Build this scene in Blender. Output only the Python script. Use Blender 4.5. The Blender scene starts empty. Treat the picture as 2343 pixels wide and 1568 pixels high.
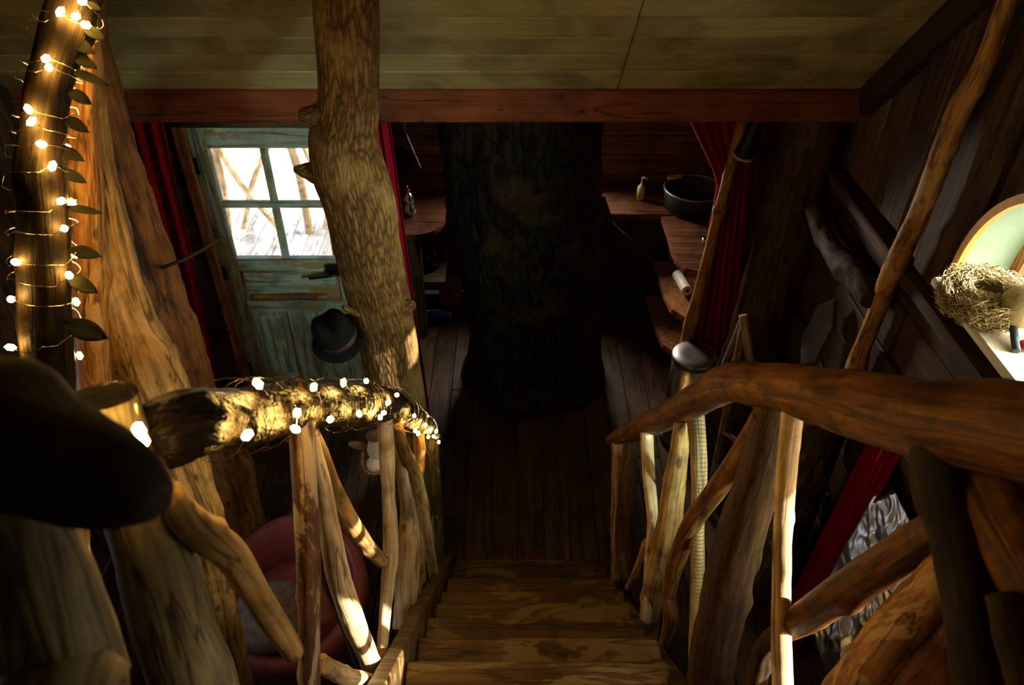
import bpy, bmesh, math, random
from mathutils import Vector, Matrix, noise

random.seed(7)
S = bpy.context.scene
COL = S.collection
PI = math.pi

# ------------------------------------------------------------------ camera
F = 1787.0                       # focal length in pixels of the 2343 x 1568 frame
PITCH = math.radians(38)         # looking down the stairs
EYE = Vector((0, 0, 3.4))
cam_data = bpy.data.cameras.new('camera')
cam = bpy.data.objects.new('camera', cam_data)
COL.objects.link(cam)
cam.location = EYE
cam.rotation_euler = (PI / 2 - PITCH, 0, 0)
cam_data.sensor_width = 23.6
cam_data.lens = 23.6 * F / 2343
cam_data.clip_start = 0.02
cam_data.dof.use_dof = True
cam_data.dof.focus_distance = 1.9
cam_data.dof.aperture_fstop = 4.0
S.camera = cam

# ------------------------------------------------------------------ world, sun, daylight at the windows, exposure
w = bpy.data.worlds.new('sky')
S.world = w
w.use_nodes = True
wn = w.node_tree
wn.nodes.clear()
sky = wn.nodes.new('ShaderNodeTexSky')
sky.sky_type = 'HOSEK_WILKIE'
sky.turbidity = 9
sky.sun_direction = Vector((1.0, -0.30, 0.40)).normalized()
bgn = wn.nodes.new('ShaderNodeBackground')
bgn.inputs[1].default_value = 44.0
wo = wn.nodes.new('ShaderNodeOutputWorld')
wn.links.new(sky.outputs[0], bgn.inputs[0])
wn.links.new(bgn.outputs[0], wo.inputs[0])


def lamp(name, kind, loc, energy, color, direction, size=None, size_y=None, **kw):
    d = bpy.data.lights.new(name, kind)
    o = bpy.data.objects.new(name, d)
    COL.objects.link(o)
    o.location = loc
    d.energy = energy
    d.color = color
    o.rotation_euler = Vector(direction).to_track_quat('-Z', 'Y').to_euler()
    if kind == 'AREA':
        d.shape = 'RECTANGLE'
        d.size = size
        d.size_y = size_y or size
    for k, v in kw.items():
        setattr(d, k, v)
    return o


lamp('sun', 'SUN', (6, -2, 6), 24.0, (1.0, 0.90, 0.74), (-1.0, 0.30, -0.40), angle=0.012)
lamp('daylight_arched_window', 'AREA', (2.3, 1.75, 2.30), 5, (0.80, 1.0, 0.80), (-1, 0.05, -0.22), 0.75, 0.7)
lamp('daylight_side_window', 'AREA', (1.80, 0.36, 2.55), 10.5, (0.76, 1.0, 0.84), (-2.75, 3.27, -1.4), 0.45, 0.5, spread=math.radians(42))
lamp('added_foil_light', 'AREA', (-2.3, 1.45, 1.45), 3.2, (0.92, 0.97, 1.0), (1, 0, -0.15), 0.45, 0.45)  # lamp added on the left to give the foil highlights
lamp('daylight_kitchen_window', 'AREA', (0.2, 5.25, 1.45), 62, (1.0, 0.80, 0.60), (0, -1, -0.28), 0.55, 0.5)
lamp('daylight_loft_window', 'AREA', (-0.6, -1.9, 3.4), 4.0, (1.0, 0.95, 0.62), (0.12, 1, -0.08), 0.8, 0.8)
S.view_settings.view_transform = 'Standard'
S.view_settings.look = 'None'
S.view_settings.exposure = -0.12
S.view_settings.gamma = 1.0
S.view_settings.use_curve_mapping = False
cy = S.cycles
cy.use_denoising = True
cy.max_bounces = 4
cy.diffuse_bounces = 3
cy.use_adaptive_sampling = True
cy.adaptive_threshold = 0.12
cy.adaptive_min_samples = 20
cy.glossy_bounces = 3
cy.transmission_bounces = 6
cy.transparent_max_bounces = 8
cy.caustics_reflective = False
cy.caustics_refractive = False
cy.sample_clamp_indirect = 3.0
try:
    cy.use_light_tree = True
except Exception:
    pass


# ------------------------------------------------------------------ points seen in the photograph, put at their real depth
def ray(px, py):
    u = (px - 1171.5) / F
    v = (784 - py) / F
    return Vector((u, math.cos(PITCH) + v * math.sin(PITCH), -math.sin(PITCH) + v * math.cos(PITCH)))


def at_y(px, py, y):
    r = ray(px, py)
    t = y / r.y
    return EYE + r * t, t


def at_x(px, py, x):
    r = ray(px, py)
    t = x / r.x
    return EYE + r * t, t


def at_z(px, py, z):
    r = ray(px, py)
    t = (z - EYE.z) / r.z
    return EYE + r * t, t


def on_rail(px, py, side, off=0.0):
    a, b = ((-0.37, 0.025) if side < 0 else (0.533, -0.043))
    a += off
    r = ray(px, py)
    t = a / (r.x - b * r.y)
    return EYE + r * t, t


def pth(pts, fn):
    out = []
    for p in pts:
        P, t = fn(*p)
        out.append((P, p[2] * 0.5 / F * t))
    return out


def rail_path(pts, side, off=0.0):
    return pth(pts, lambda px, py, wd: on_rail(px, py, side, off))


def y_path(pts, y0, y1=None):
    n = len(pts) - 1
    out = []
    for i, p in enumerate(pts):
        y = y0 if y1 is None else y0 + (y1 - y0) * i / n
        P, t = at_y(p[0], p[1], y)
        out.append((P, p[2] * 0.5 / F * t))
    return out


# ------------------------------------------------------------------ materials
MATS = {}


def nodes_of(name):
    m = bpy.data.materials.new(name)
    m.use_nodes = True
    nt = m.node_tree
    nt.nodes.clear()
    out = nt.nodes.new('ShaderNodeOutputMaterial')
    b = nt.nodes.new('ShaderNodeBsdfPrincipled')
    nt.links.new(b.outputs[0], out.inputs[0])
    MATS[name] = m
    return m, nt, b


def coord(nt, src):
    if src == 'lc':
        a = nt.nodes.new('ShaderNodeAttribute')
        a.attribute_name = 'lc'
        v = a.outputs['Vector']
    else:
        a = nt.nodes.new('ShaderNodeTexCoord')
        v = a.outputs['Object']
    oi = nt.nodes.new('ShaderNodeObjectInfo')
    mul = nt.nodes.new('ShaderNodeMath')
    mul.operation = 'MULTIPLY'
    mul.inputs[1].default_value = 37.0
    nt.links.new(oi.outputs['Random'], mul.inputs[0])
    add = nt.nodes.new('ShaderNodeVectorMath')
    add.operation = 'ADD'
    nt.links.new(v, add.inputs[0])
    nt.links.new(mul.outputs[0], add.inputs[1])
    return add.outputs[0], v, oi.outputs['Random']


def mapped(nt, vec, sc):
    m = nt.nodes.new('ShaderNodeMapping')
    m.inputs['Scale'].default_value = sc
    nt.links.new(vec, m.inputs[0])
    return m.outputs[0]


def noise_node(nt, vec, scale, detail=4, rough=0.6, dist=0.0):
    n = nt.nodes.new('ShaderNodeTexNoise')
    n.inputs['Scale'].default_value = scale
    n.inputs['Detail'].default_value = detail
    n.inputs['Roughness'].default_value = rough
    n.inputs['Distortion'].default_value = dist
    nt.links.new(vec, n.inputs['Vector'])
    return n.outputs['Fac']


def ramp(nt, fac, stops):
    r = nt.nodes.new('ShaderNodeValToRGB')
    e = r.color_ramp.elements
    while len(e) < len(stops):
        e.new(0.5)
    for i, (p, c) in enumerate(stops):
        e[i].position = p
        e[i].color = (c[0], c[1], c[2], 1) if not isinstance(c, (int, float)) else (c, c, c, 1)
    nt.links.new(fac, r.inputs[0])
    return r.outputs[0]


def mix(nt, fac, a, b, kind='MIX'):
    m = nt.nodes.new('ShaderNodeMix')
    m.data_type = 'RGBA'
    m.blend_type = kind
    for sock, val in ((m.inputs[0], fac), (m.inputs[6], a), (m.inputs[7], b)):
        if isinstance(val, (int, float)):
            sock.default_value = val
        elif isinstance(val, tuple):
            sock.default_value = (val[0], val[1], val[2], 1)
        else:
            nt.links.new(val, sock)
    return m.outputs[2]


def bump(nt, b, h, strength, dist=0.01):
    n = nt.nodes.new('ShaderNodeBump')
    n.inputs['Strength'].default_value = strength
    n.inputs['Distance'].default_value = dist
    nt.links.new(h, n.inputs['Height'])
    nt.links.new(n.outputs[0], b.inputs['Normal'])


def wood(name, dark, mid, light, src='lc', axis=2, fibre=70, long=5, blotch=9, rough=0.62, bmp=0.35, knots=True,
         rungs=False, patch=None, vary=0.25, spec=0.35, bdist=0.006, crack=0.75):
    m, nt, b = nodes_of(name)
    vec, raw, rnd = coord(nt, src)
    sc = [fibre, fibre, fibre]
    sc[axis] = long
    f1 = noise_node(nt, mapped(nt, vec, sc), 1.0, 5, 0.62, 0.6)
    f2 = noise_node(nt, vec, blotch, 4, 0.55, 0.8)
    c = ramp(nt, f1, [(0.32, dark), (0.5, mid), (0.7, light)])
    blot = ramp(nt, f2, [(0.33, 0.45), (0.5, 0.95), (0.68, 1.2)])
    c = mix(nt, 0.85, c, blot, 'MULTIPLY')
    if patch:
        s2 = [blotch * 1.6] * 3
        s2[axis] = blotch * 0.5
        pf = noise_node(nt, mapped(nt, vec, s2), 1.0, 6, 0.65, 1.2)
        pm = ramp(nt, pf, [(0.53, 0.0), (0.57, 1.0)])
        c = mix(nt, pm, c, patch)
    if knots:
        s3 = [16, 16, 16]
        s3[axis] = 7
        vo = nt.nodes.new('ShaderNodeTexVoronoi')
        vo.inputs['Scale'].default_value = 1.0
        nt.links.new(mapped(nt, vec, s3), vo.inputs['Vector'])
        km = ramp(nt, vo.outputs['Distance'], [(0.10, 0.22), (0.17, 1.0)])
        c = mix(nt, 0.8, c, km, 'MULTIPLY')
    s4 = [fibre * 0.33] * 3
    s4[axis] = long * 0.28
    cr = noise_node(nt, mapped(nt, vec, s4), 1.0, 3, 0.5, 0.4)
    cm = ramp(nt, cr, [(0.482, 1.0), (0.497, 0.12), (0.503, 0.12), (0.518, 1.0)])
    c = mix(nt, crack, c, cm, 'MULTIPLY')
    h = f1
    if rungs:
        wv = nt.nodes.new('ShaderNodeTexWave')
        wv.wave_type = 'BANDS'
        wv.bands_direction = 'Z'
        wv.inputs['Scale'].default_value = 30
        wv.inputs['Distortion'].default_value = 1.6
        wv.inputs['Detail'].default_value = 3
        nt.links.new(raw, wv.inputs['Vector'])
        sep = nt.nodes.new('ShaderNodeSeparateXYZ')
        nt.links.new(raw, sep.inputs[0])
        band = noise_node(nt, mapped(nt, vec, (25, 25, 6)), 1.0, 3, 0.5)
        ma = nt.nodes.new('ShaderNodeMath')
        ma.operation = 'MULTIPLY_ADD'
        nt.links.new(sep.outputs['Y'], ma.inputs[0])
        ma.inputs[1].default_value = 14.0 * rungs
        nt.links.new(band, ma.inputs[2])
        bm = ramp(nt, ma.outputs[0], [(0.56, 0.0), (0.66, 1.0)])
        wc = ramp(nt, wv.outputs['Fac'], [(0.3, 0.5), (0.6, 1.0)])
        c = mix(nt, bm, c, mix(nt, 0.9, c, wc, 'MULTIPLY'))
    hv = nt.nodes.new('ShaderNodeHueSaturation')
    mr = nt.nodes.new('ShaderNodeMapRange')
    mr.inputs[3].default_value = 1 - vary
    mr.inputs[4].default_value = 1 + vary
    nt.links.new(rnd, mr.inputs[0])
    nt.links.new(mr.outputs[0], hv.inputs['Value'])
    nt.links.new(c, hv.inputs['Color'])
    nt.links.new(hv.outputs[0], b.inputs['Base Color'])
    b.inputs['Roughness'].default_value = rough
    b.inputs['Specular IOR Level'].default_value = spec
    hm = nt.nodes.new('ShaderNodeMath')
    hm.operation = 'ADD'
    nt.links.new(f1, hm.inputs[0])
    nt.links.new(f2, hm.inputs[1])
    bump(nt, b, hm.outputs[0], bmp, bdist)
    return m


def plain(name, color, rough=0.5, metal=0.0, spec=0.5, var=0.15, scale=30, bmp=0.1, trans=0.0, emit=None, coat=0.0):
    m, nt, b = nodes_of(name)
    vec, raw, rnd = coord(nt, 'obj')
    f = noise_node(nt, vec, scale, 4, 0.6)
    c = ramp(nt, f, [(0.3, tuple(x * (1 - var) for x in color)), (0.7, tuple(min(1, x * (1 + var)) for x in color))])
    nt.links.new(c, b.inputs['Base Color'])
    b.inputs['Roughness'].default_value = rough
    b.inputs['Metallic'].default_value = metal
    b.inputs['Specular IOR Level'].default_value = spec
    b.inputs['Coat Weight'].default_value = coat
    if trans:
        b.inputs['Transmission Weight'].default_value = trans
    if emit:
        b.inputs['Emission Color'].default_value = (*emit[0], 1)
        b.inputs['Emission Strength'].default_value = emit[1]
    if bmp:
        bump(nt, b, f, bmp, 0.004)
    return m


def bark(name, dark, light, lichen, sc=22, stretch=0.28, bmp=0.9):
    m, nt, b = nodes_of(name)
    vec, raw, rnd = coord(nt, 'lc')
    vm = mapped(nt, vec, (sc, sc, sc * stretch))
    nz = nt.nodes.new('ShaderNodeTexNoise')
    nz.inputs['Scale'].default_value = 1.3
    nz.inputs['Detail'].default_value = 4
    nt.links.new(vm, nz.inputs['Vector'])
    dv = nt.nodes.new('ShaderNodeVectorMath')
    dv.operation = 'ADD'
    nt.links.new(vm, dv.inputs[0])
    nt.links.new(nz.outputs['Color'], dv.inputs[1])
    vo = nt.nodes.new('ShaderNodeTexVoronoi')
    vo.feature = 'DISTANCE_TO_EDGE'
    vo.inputs['Scale'].default_value = 1.0
    nt.links.new(dv.outputs[0], vo.inputs['Vector'])
    f2 = noise_node(nt, vec, 5, 6, 0.65, 0.5)
    f3 = noise_node(nt, vec, 45, 4, 0.6)
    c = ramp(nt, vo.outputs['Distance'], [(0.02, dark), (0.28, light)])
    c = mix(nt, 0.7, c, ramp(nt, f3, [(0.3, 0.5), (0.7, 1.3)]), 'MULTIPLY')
    c = mix(nt, ramp(nt, f2, [(0.52, 0.0), (0.66, 0.85)]), c, lichen)
    nt.links.new(c, b.inputs['Base Color'])
    b.inputs['Roughness'].default_value = 0.8
    b.inputs['Specular IOR Level'].default_value = 0.25
    h = nt.nodes.new('ShaderNodeMath')
    h.operation = 'MULTIPLY_ADD'
    nt.links.new(f3, h.inputs[0])
    h.inputs[1].default_value = 0.25
    nt.links.new(vo.outputs['Distance'], h.inputs[2])
    bump(nt, b, h.outputs[0], bmp, 0.02)
    return m


wood('log_tan', (0.17, 0.0799, 0.02133), (0.391, 0.2198, 0.06664), (0.561, 0.3808, 0.1646))
wood('log_pale', (0.34, 0.20, 0.09), (0.62, 0.45, 0.24), (0.80, 0.66, 0.42))
wood('log_rungs', (0.32, 0.17, 0.05), (0.60, 0.38, 0.13), (0.78, 0.56, 0.24), rungs=-1)
wood('log_rungs_far', (0.26, 0.15, 0.05), (0.48, 0.32, 0.12), (0.62, 0.46, 0.20), rungs=1)
wood('log_purple', (0.11, 0.05, 0.035), (0.25, 0.12, 0.085), (0.40, 0.24, 0.17), rungs=-1, patch=(0.70, 0.56, 0.38))
wood('log_orange', (0.20, 0.07, 0.015), (0.50, 0.22, 0.05), (0.74, 0.42, 0.13), patch=(0.62, 0.38, 0.12))
wood('log_rust', (0.062, 0.01928, 0.004166), (0.2108, 0.07279, 0.007068), (0.372, 0.1748, 0.03026), blotch=14, bmp=0.5)
wood('log_dark', (0.031, 0.01472, 0.006262), (0.0868, 0.04123, 0.01389), (0.1612, 0.08308, 0.02774), bmp=0.5)
wood('log_brownpost', (0.0595, 0.0238, 0.007735), (0.187, 0.0799, 0.02189), (0.306, 0.1453, 0.03825), bmp=0.7, fibre=45, long=4, bdist=0.012)
wood('log_grey', (0.085, 0.06732, 0.03638), (0.204, 0.1686, 0.08908), (0.306, 0.2618, 0.1469), knots=True)
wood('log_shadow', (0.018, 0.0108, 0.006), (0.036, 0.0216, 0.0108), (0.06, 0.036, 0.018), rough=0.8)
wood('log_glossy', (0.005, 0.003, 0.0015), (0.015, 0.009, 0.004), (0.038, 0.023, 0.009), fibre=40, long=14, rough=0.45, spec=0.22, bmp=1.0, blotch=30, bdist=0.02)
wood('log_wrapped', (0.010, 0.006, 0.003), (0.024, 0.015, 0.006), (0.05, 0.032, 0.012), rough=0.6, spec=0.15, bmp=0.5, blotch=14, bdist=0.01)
wood('log_mossy', (0.048, 0.03564, 0.0101), (0.128, 0.09092, 0.025), (0.224, 0.1663, 0.05096), patch=(0.34, 0.27, 0.10), bmp=0.8, bdist=0.012)
wood('cut_end', (0.40, 0.16, 0.04), (0.62, 0.28, 0.08), (0.75, 0.40, 0.14), src='obj', fibre=25, long=25, knots=False)
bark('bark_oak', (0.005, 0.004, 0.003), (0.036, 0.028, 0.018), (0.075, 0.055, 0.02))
bark('bark_slim', (0.07, 0.036, 0.010), (0.24, 0.135, 0.038), (0.30, 0.20, 0.065), sc=60, stretch=0.2, bmp=0.7)
wood('plank_ceiling', (0.37, 0.3234, 0.1369), (0.444, 0.3896, 0.1798), (0.5032, 0.4488, 0.2235), src='obj', axis=0, fibre=50, long=2.0, blotch=3, vary=0.06, bmp=0.12, knots=False, crack=0.0)
wood('beam_red', (0.1632, 0.0408, 0.0136), (0.2448, 0.068, 0.0238), (0.306, 0.0952, 0.034), src='obj', axis=0, fibre=40, long=2, blotch=4, vary=0.05)
wood('plank_wall', (0.035, 0.021, 0.0098), (0.091, 0.0595, 0.0245), (0.154, 0.105, 0.049), src='obj', axis=0, fibre=45, long=2.5, blotch=6)
wood('plank_wall_up', (0.033, 0.01601, 0.006941), (0.088, 0.04834, 0.02002), (0.154, 0.09169, 0.03787), src='obj', axis=2, fibre=40, long=2.5, blotch=6)
wood('plank_wall_side', (0.0275, 0.01334, 0.005973), (0.0715, 0.03751, 0.01485), (0.121, 0.07002, 0.02753), src='obj', axis=1, fibre=40, long=2.5, blotch=6)
wood('plank_floor', (0.055, 0.033, 0.019), (0.105, 0.064, 0.038), (0.15, 0.095, 0.058), src='obj', axis=1, fibre=40, long=2.0, blotch=4, rough=0.45)
wood('plank_tread', (0.055, 0.0264, 0.008096), (0.1155, 0.06116, 0.01826), (0.165, 0.0935, 0.02772), src='obj', axis=0, fibre=45, long=2.2, blotch=5, patch=(0.22, 0.15, 0.06), rough=0.5)
wood('worktop', (0.0975, 0.0375, 0.01875), (0.18, 0.075, 0.04125), (0.255, 0.12, 0.0675), src='obj', axis=0, fibre=40, long=2, blotch=4, rough=0.35)
wood('trim_orange', (0.24, 0.09, 0.025), (0.42, 0.18, 0.05), (0.52, 0.26, 0.08), src='obj', axis=2, fibre=40, long=2, blotch=5)
wood('door_paint', (0.34, 0.21, 0.10), (0.36, 0.47, 0.38), (0.42, 0.56, 0.46), src='obj', axis=2, fibre=42, long=2.0, blotch=5, knots=False, vary=0.05, patch=(0.30, 0.25, 0.13), bmp=0.3)
wood('door_paint_rail', (0.34, 0.21, 0.10), (0.36, 0.48, 0.40), (0.44, 0.58, 0.48), src='obj', axis=0, fibre=42, long=2.0, blotch=5, knots=False, vary=0.05, patch=(0.36, 0.24, 0.11), bmp=0.3)
wood('deck', (0.62, 0.57, 0.48), (0.75, 0.70, 0.60), (0.82, 0.77, 0.68), src='obj', axis=1, fibre=40, long=2, blotch=4)
wood('easel_wood', (0.16, 0.10, 0.06), (0.36, 0.24, 0.15), (0.50, 0.36, 0.24))
plain('red_cloth', (0.30, 0.006, 0.012), 0.85, var=0.25, scale=90, spec=0.2)
plain('red_velvet', (0.34, 0.004, 0.026), 0.7, var=0.2, scale=60, spec=0.15)
plain('black_felt', (0.006, 0.005, 0.005), 0.9, spec=0.15)
plain('hat_band', (0.022, 0.007, 0.004), 0.6)
plain('black_iron', (0.015, 0.015, 0.017), 0.4, metal=0.6)
plain('steel', (0.55, 0.56, 0.58), 0.25, metal=1.0, var=0.1, scale=8, bmp=0.05)
plain('steel_brushed', (0.45, 0.45, 0.47), 0.42, metal=1.0, var=0.35, scale=6)
plain('silver', (0.75, 0.72, 0.66), 0.14, metal=1.0, var=0.05)
plain('foil', (0.70, 0.71, 0.74), 0.30, metal=1.0, var=0.08, scale=10, bmp=0.2)
plain('white_plastic', (0.75, 0.76, 0.72), 0.4)
plain('soap_label', (0.55, 0.62, 0.05), 0.4)
plain('yellow_cloth', (0.75, 0.48, 0.02), 0.7)
plain('dark_tub', (0.035, 0.042, 0.035), 0.45, metal=0.5)
plain('red_enamel', (0.42, 0.01, 0.012), 0.25, coat=0.5)
plain('red_bright', (0.75, 0.01, 0.006), 0.3, coat=0.4)
plain('maroon_leather', (0.30, 0.075, 0.075), 0.42, var=0.3, scale=14)
plain('grey_fabric', (0.24, 0.19, 0.17), 0.9, var=0.35, scale=26)
plain('black_rubber', (0.012, 0.012, 0.013), 0.4)
plain('blue_plastic', (0.04, 0.16, 0.85), 0.15)
plain('cardboard', (0.36, 0.17, 0.08), 0.8)
plain('mirror_glass', (0.80, 0.80, 0.80), 0.22, metal=1.0, var=0.01, bmp=0)
plain('reveal_paint', (0.27, 0.43, 0.35), 0.6, var=0.05)
plain('sill_paint', (0.78, 0.74, 0.55), 0.6, var=0.08)
plain('trim_yellow', (0.72, 0.40, 0.08), 0.55)
plain('straw', (0.46, 0.38, 0.20), 0.8, var=0.4)
plain('straw_dark', (0.16, 0.12, 0.055), 0.9, var=0.4, bmp=0.6)
plain('plush_beige', (0.50, 0.42, 0.24), 0.95, var=0.2, scale=120, bmp=0.5)
plain('plush_red', (0.60, 0.04, 0.09), 0.9)
plain('plush_blue', (0.02, 0.045, 0.06), 0.8)
plain('plush_white', (0.62, 0.55, 0.45), 0.95, scale=120, bmp=0.5)
plain('plush_brown', (0.22, 0.11, 0.07), 0.95, scale=120, bmp=0.5)
plain('leaf_green', (0.012, 0.012, 0.005), 0.95, spec=0.08, var=0.4, scale=60)
plain('copper_wire', (0.62, 0.52, 0.34), 0.25, metal=1.0, bmp=0)
plain('led', (1, 0.8, 0.4), 0.4, emit=((1.0, 0.55, 0.12), 215.0), bmp=0)
plain('dark_paint', (0.028, 0.022, 0.016), 0.7)
plain('ground', (0.80, 0.78, 0.70), 0.95)
plain('render_outer', (0.20, 0.13, 0.07), 0.9)
g, gnt, gb = nodes_of('pane_glass')
gnt.nodes.remove(gb)
g_t = gnt.nodes.new('ShaderNodeBsdfTransparent')
g_g = gnt.nodes.new('ShaderNodeBsdfGlossy')
g_g.inputs['Roughness'].default_value = 0.02
g_m = gnt.nodes.new('ShaderNodeMixShader')
g_m.inputs[0].default_value = 0.06
gnt.links.new(g_t.outputs[0], g_m.inputs[1])
gnt.links.new(g_g.outputs[0], g_m.inputs[2])
gnt.links.new(g_m.outputs[0], [n for n in gnt.nodes if n.type == 'OUTPUT_MATERIAL'][0].inputs[0])
g, gnt, gb = nodes_of('clear_glass')
gb.inputs['Base Color'].default_value = (0.8, 0.9, 0.88, 1)
gb.inputs['Roughness'].default_value = 0.02
gb.inputs['IOR'].default_value = 1.45
gb.inputs['Transmission Weight'].default_value = 1.0


# ------------------------------------------------------------------ object helpers
def link(name, me, mat, parent=None, smooth=False):
    o = bpy.data.objects.new(name, me)
    COL.objects.link(o)
    if mat:
        if not me.materials:
            me.materials.append(MATS[mat])
    if smooth:
        me.polygons.foreach_set('use_smooth', [True] * len(me.polygons))
    if parent is not None:
        o.parent = parent
    return o


def from_bm(name, bm, mat, parent=None, smooth=False):
    me = bpy.data.meshes.new(name)
    bmesh.ops.recalc_face_normals(bm, faces=bm.faces)
    bm.to_mesh(me)
    bm.free()
    return link(name, me, mat, parent, smooth)


def tag(o, label, cat, group=None, kind=None):
    o['label'] = label
    o['category'] = cat
    if group:
        o['group'] = group
    if kind:
        o['kind'] = kind
    return o


def thing(name, label, cat, loc=(0, 0, 0), group=None):
    o = bpy.data.objects.new(name, None)
    COL.objects.link(o)
    o.location = loc
    o.empty_display_size = 0.05
    if label:
        tag(o, label, cat, group)
    return o


def structure(o, label=None, cat=None):
    o['kind'] = 'structure'
    if label:
        o['label'] = label
        o['category'] = cat
    return o


def keep(o, parent):
    """parent without moving (the parent has no rotation or scale)"""
    o.parent = parent
    q = parent
    while q is not None:
        o.location = Vector(o.location) - Vector(q.location)
        q = q.parent
    return o


def box_bm(size, bev=0.0, jitter=0.0, rnd=None):
    bm = bmesh.new()
    bmesh.ops.create_cube(bm, size=1)
    for v in bm.verts:
        v.co = Vector((v.co.x * size[0], v.co.y * size[1], v.co.z * size[2]))
        if jitter:
            v.co += Vector([(rnd or random).uniform(-jitter, jitter) for _ in range(3)])
    if bev:
        bmesh.ops.bevel(bm, geom=list(bm.edges), offset=bev, segments=1, affect='EDGES')
    return bm


def box(name, lo, hi, mat, parent=None, bev=0.0, jitter=0.0, rot=None):
    lo, hi = Vector(lo), Vector(hi)
    o = from_bm(name, box_bm(hi - lo, bev, jitter), mat)
    o.location = (lo + hi) / 2
    if rot:
        o.rotation_euler = rot
    if parent is not None:
        keep(o, parent)
    return o


def lathe(name, profile, mat, loc=(0, 0, 0), parent=None, seg=32, rot=None, smooth=True, fn=None):
    bm = bmesh.new()
    rings = []
    for r, z in profile:
        if r < 1e-5:
            rings.append([bm.verts.new((0, 0, z))])
        else:
            rings.append([bm.verts.new((r * math.cos(2 * PI * k / seg), r * math.sin(2 * PI * k / seg), z)) for k in range(seg)])
    for a, b in zip(rings, rings[1:]):
        for k in range(seg):
            k2 = (k + 1) % seg
            if len(a) == 1 and len(b) > 1:
                bm.faces.new((a[0], b[k], b[k2]))
            elif len(b) == 1 and len(a) > 1:
                bm.faces.new((a[k], a[k2], b[0]))
            elif len(a) > 1:
                bm.faces.new((a[k], a[k2], b[k2], b[k]))
    if fn:
        for v in bm.verts:
            v.co = fn(v.co)
    o = from_bm(name, bm, mat, None, smooth)
    o.location = loc
    if rot:
        o.rotation_euler = rot
    if parent is not None:
        keep(o, parent)
    return o


def resample(pts, step):
    P = [p for p, r in pts]
    R = [r for p, r in pts]
    P = [P[0] * 2 - P[1]] + P + [P[-1] * 2 - P[-2]]
    R = [R[0]] + R + [R[-1]]
    out = []
    for i in range(1, len(P) - 2):
        n = max(2, int((P[i + 1] - P[i]).length / step))
        for k in range(n):
            t = k / n
            t2, t3 = t * t, t * t * t
            a = (-t3 + 2 * t2 - t) / 2
            b = (3 * t3 - 5 * t2 + 2) / 2
            c = (-3 * t3 + 4 * t2 + t) / 2
            d = (t3 - t2) / 2
            out.append((P[i - 1] * a + P[i] * b + P[i + 1] * c + P[i + 2] * d, R[i] * (1 - t) + R[i + 1] * t))
    out.append((P[-2], R[-2]))
    return out


def frames(pts):
    T = []
    for i in range(len(pts)):
        a = pts[max(0, i - 1)][0]
        b = pts[min(len(pts) - 1, i + 1)][0]
        T.append((b - a).normalized())
    up = Vector((0.31, 0.87, 0.38))
    n = (up - T[0] * up.dot(T[0])).normalized()
    out = []
    for t in T:
        n = (n - t * n.dot(t)).normalized()
        out.append((t, n, t.cross(n)))
    return out


def above(pts, z=0.0):
    """the part of a path above the floor, ending on it"""
    out = [pts[0]]
    for (a, ra), (b, rb) in zip(pts, pts[1:]):
        if b.z < z:
            f = (a.z - z) / (a.z - b.z)
            out.append((a.lerp(b, f), ra + (rb - ra) * f))
            break
        out.append((b, rb))
    return out


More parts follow.
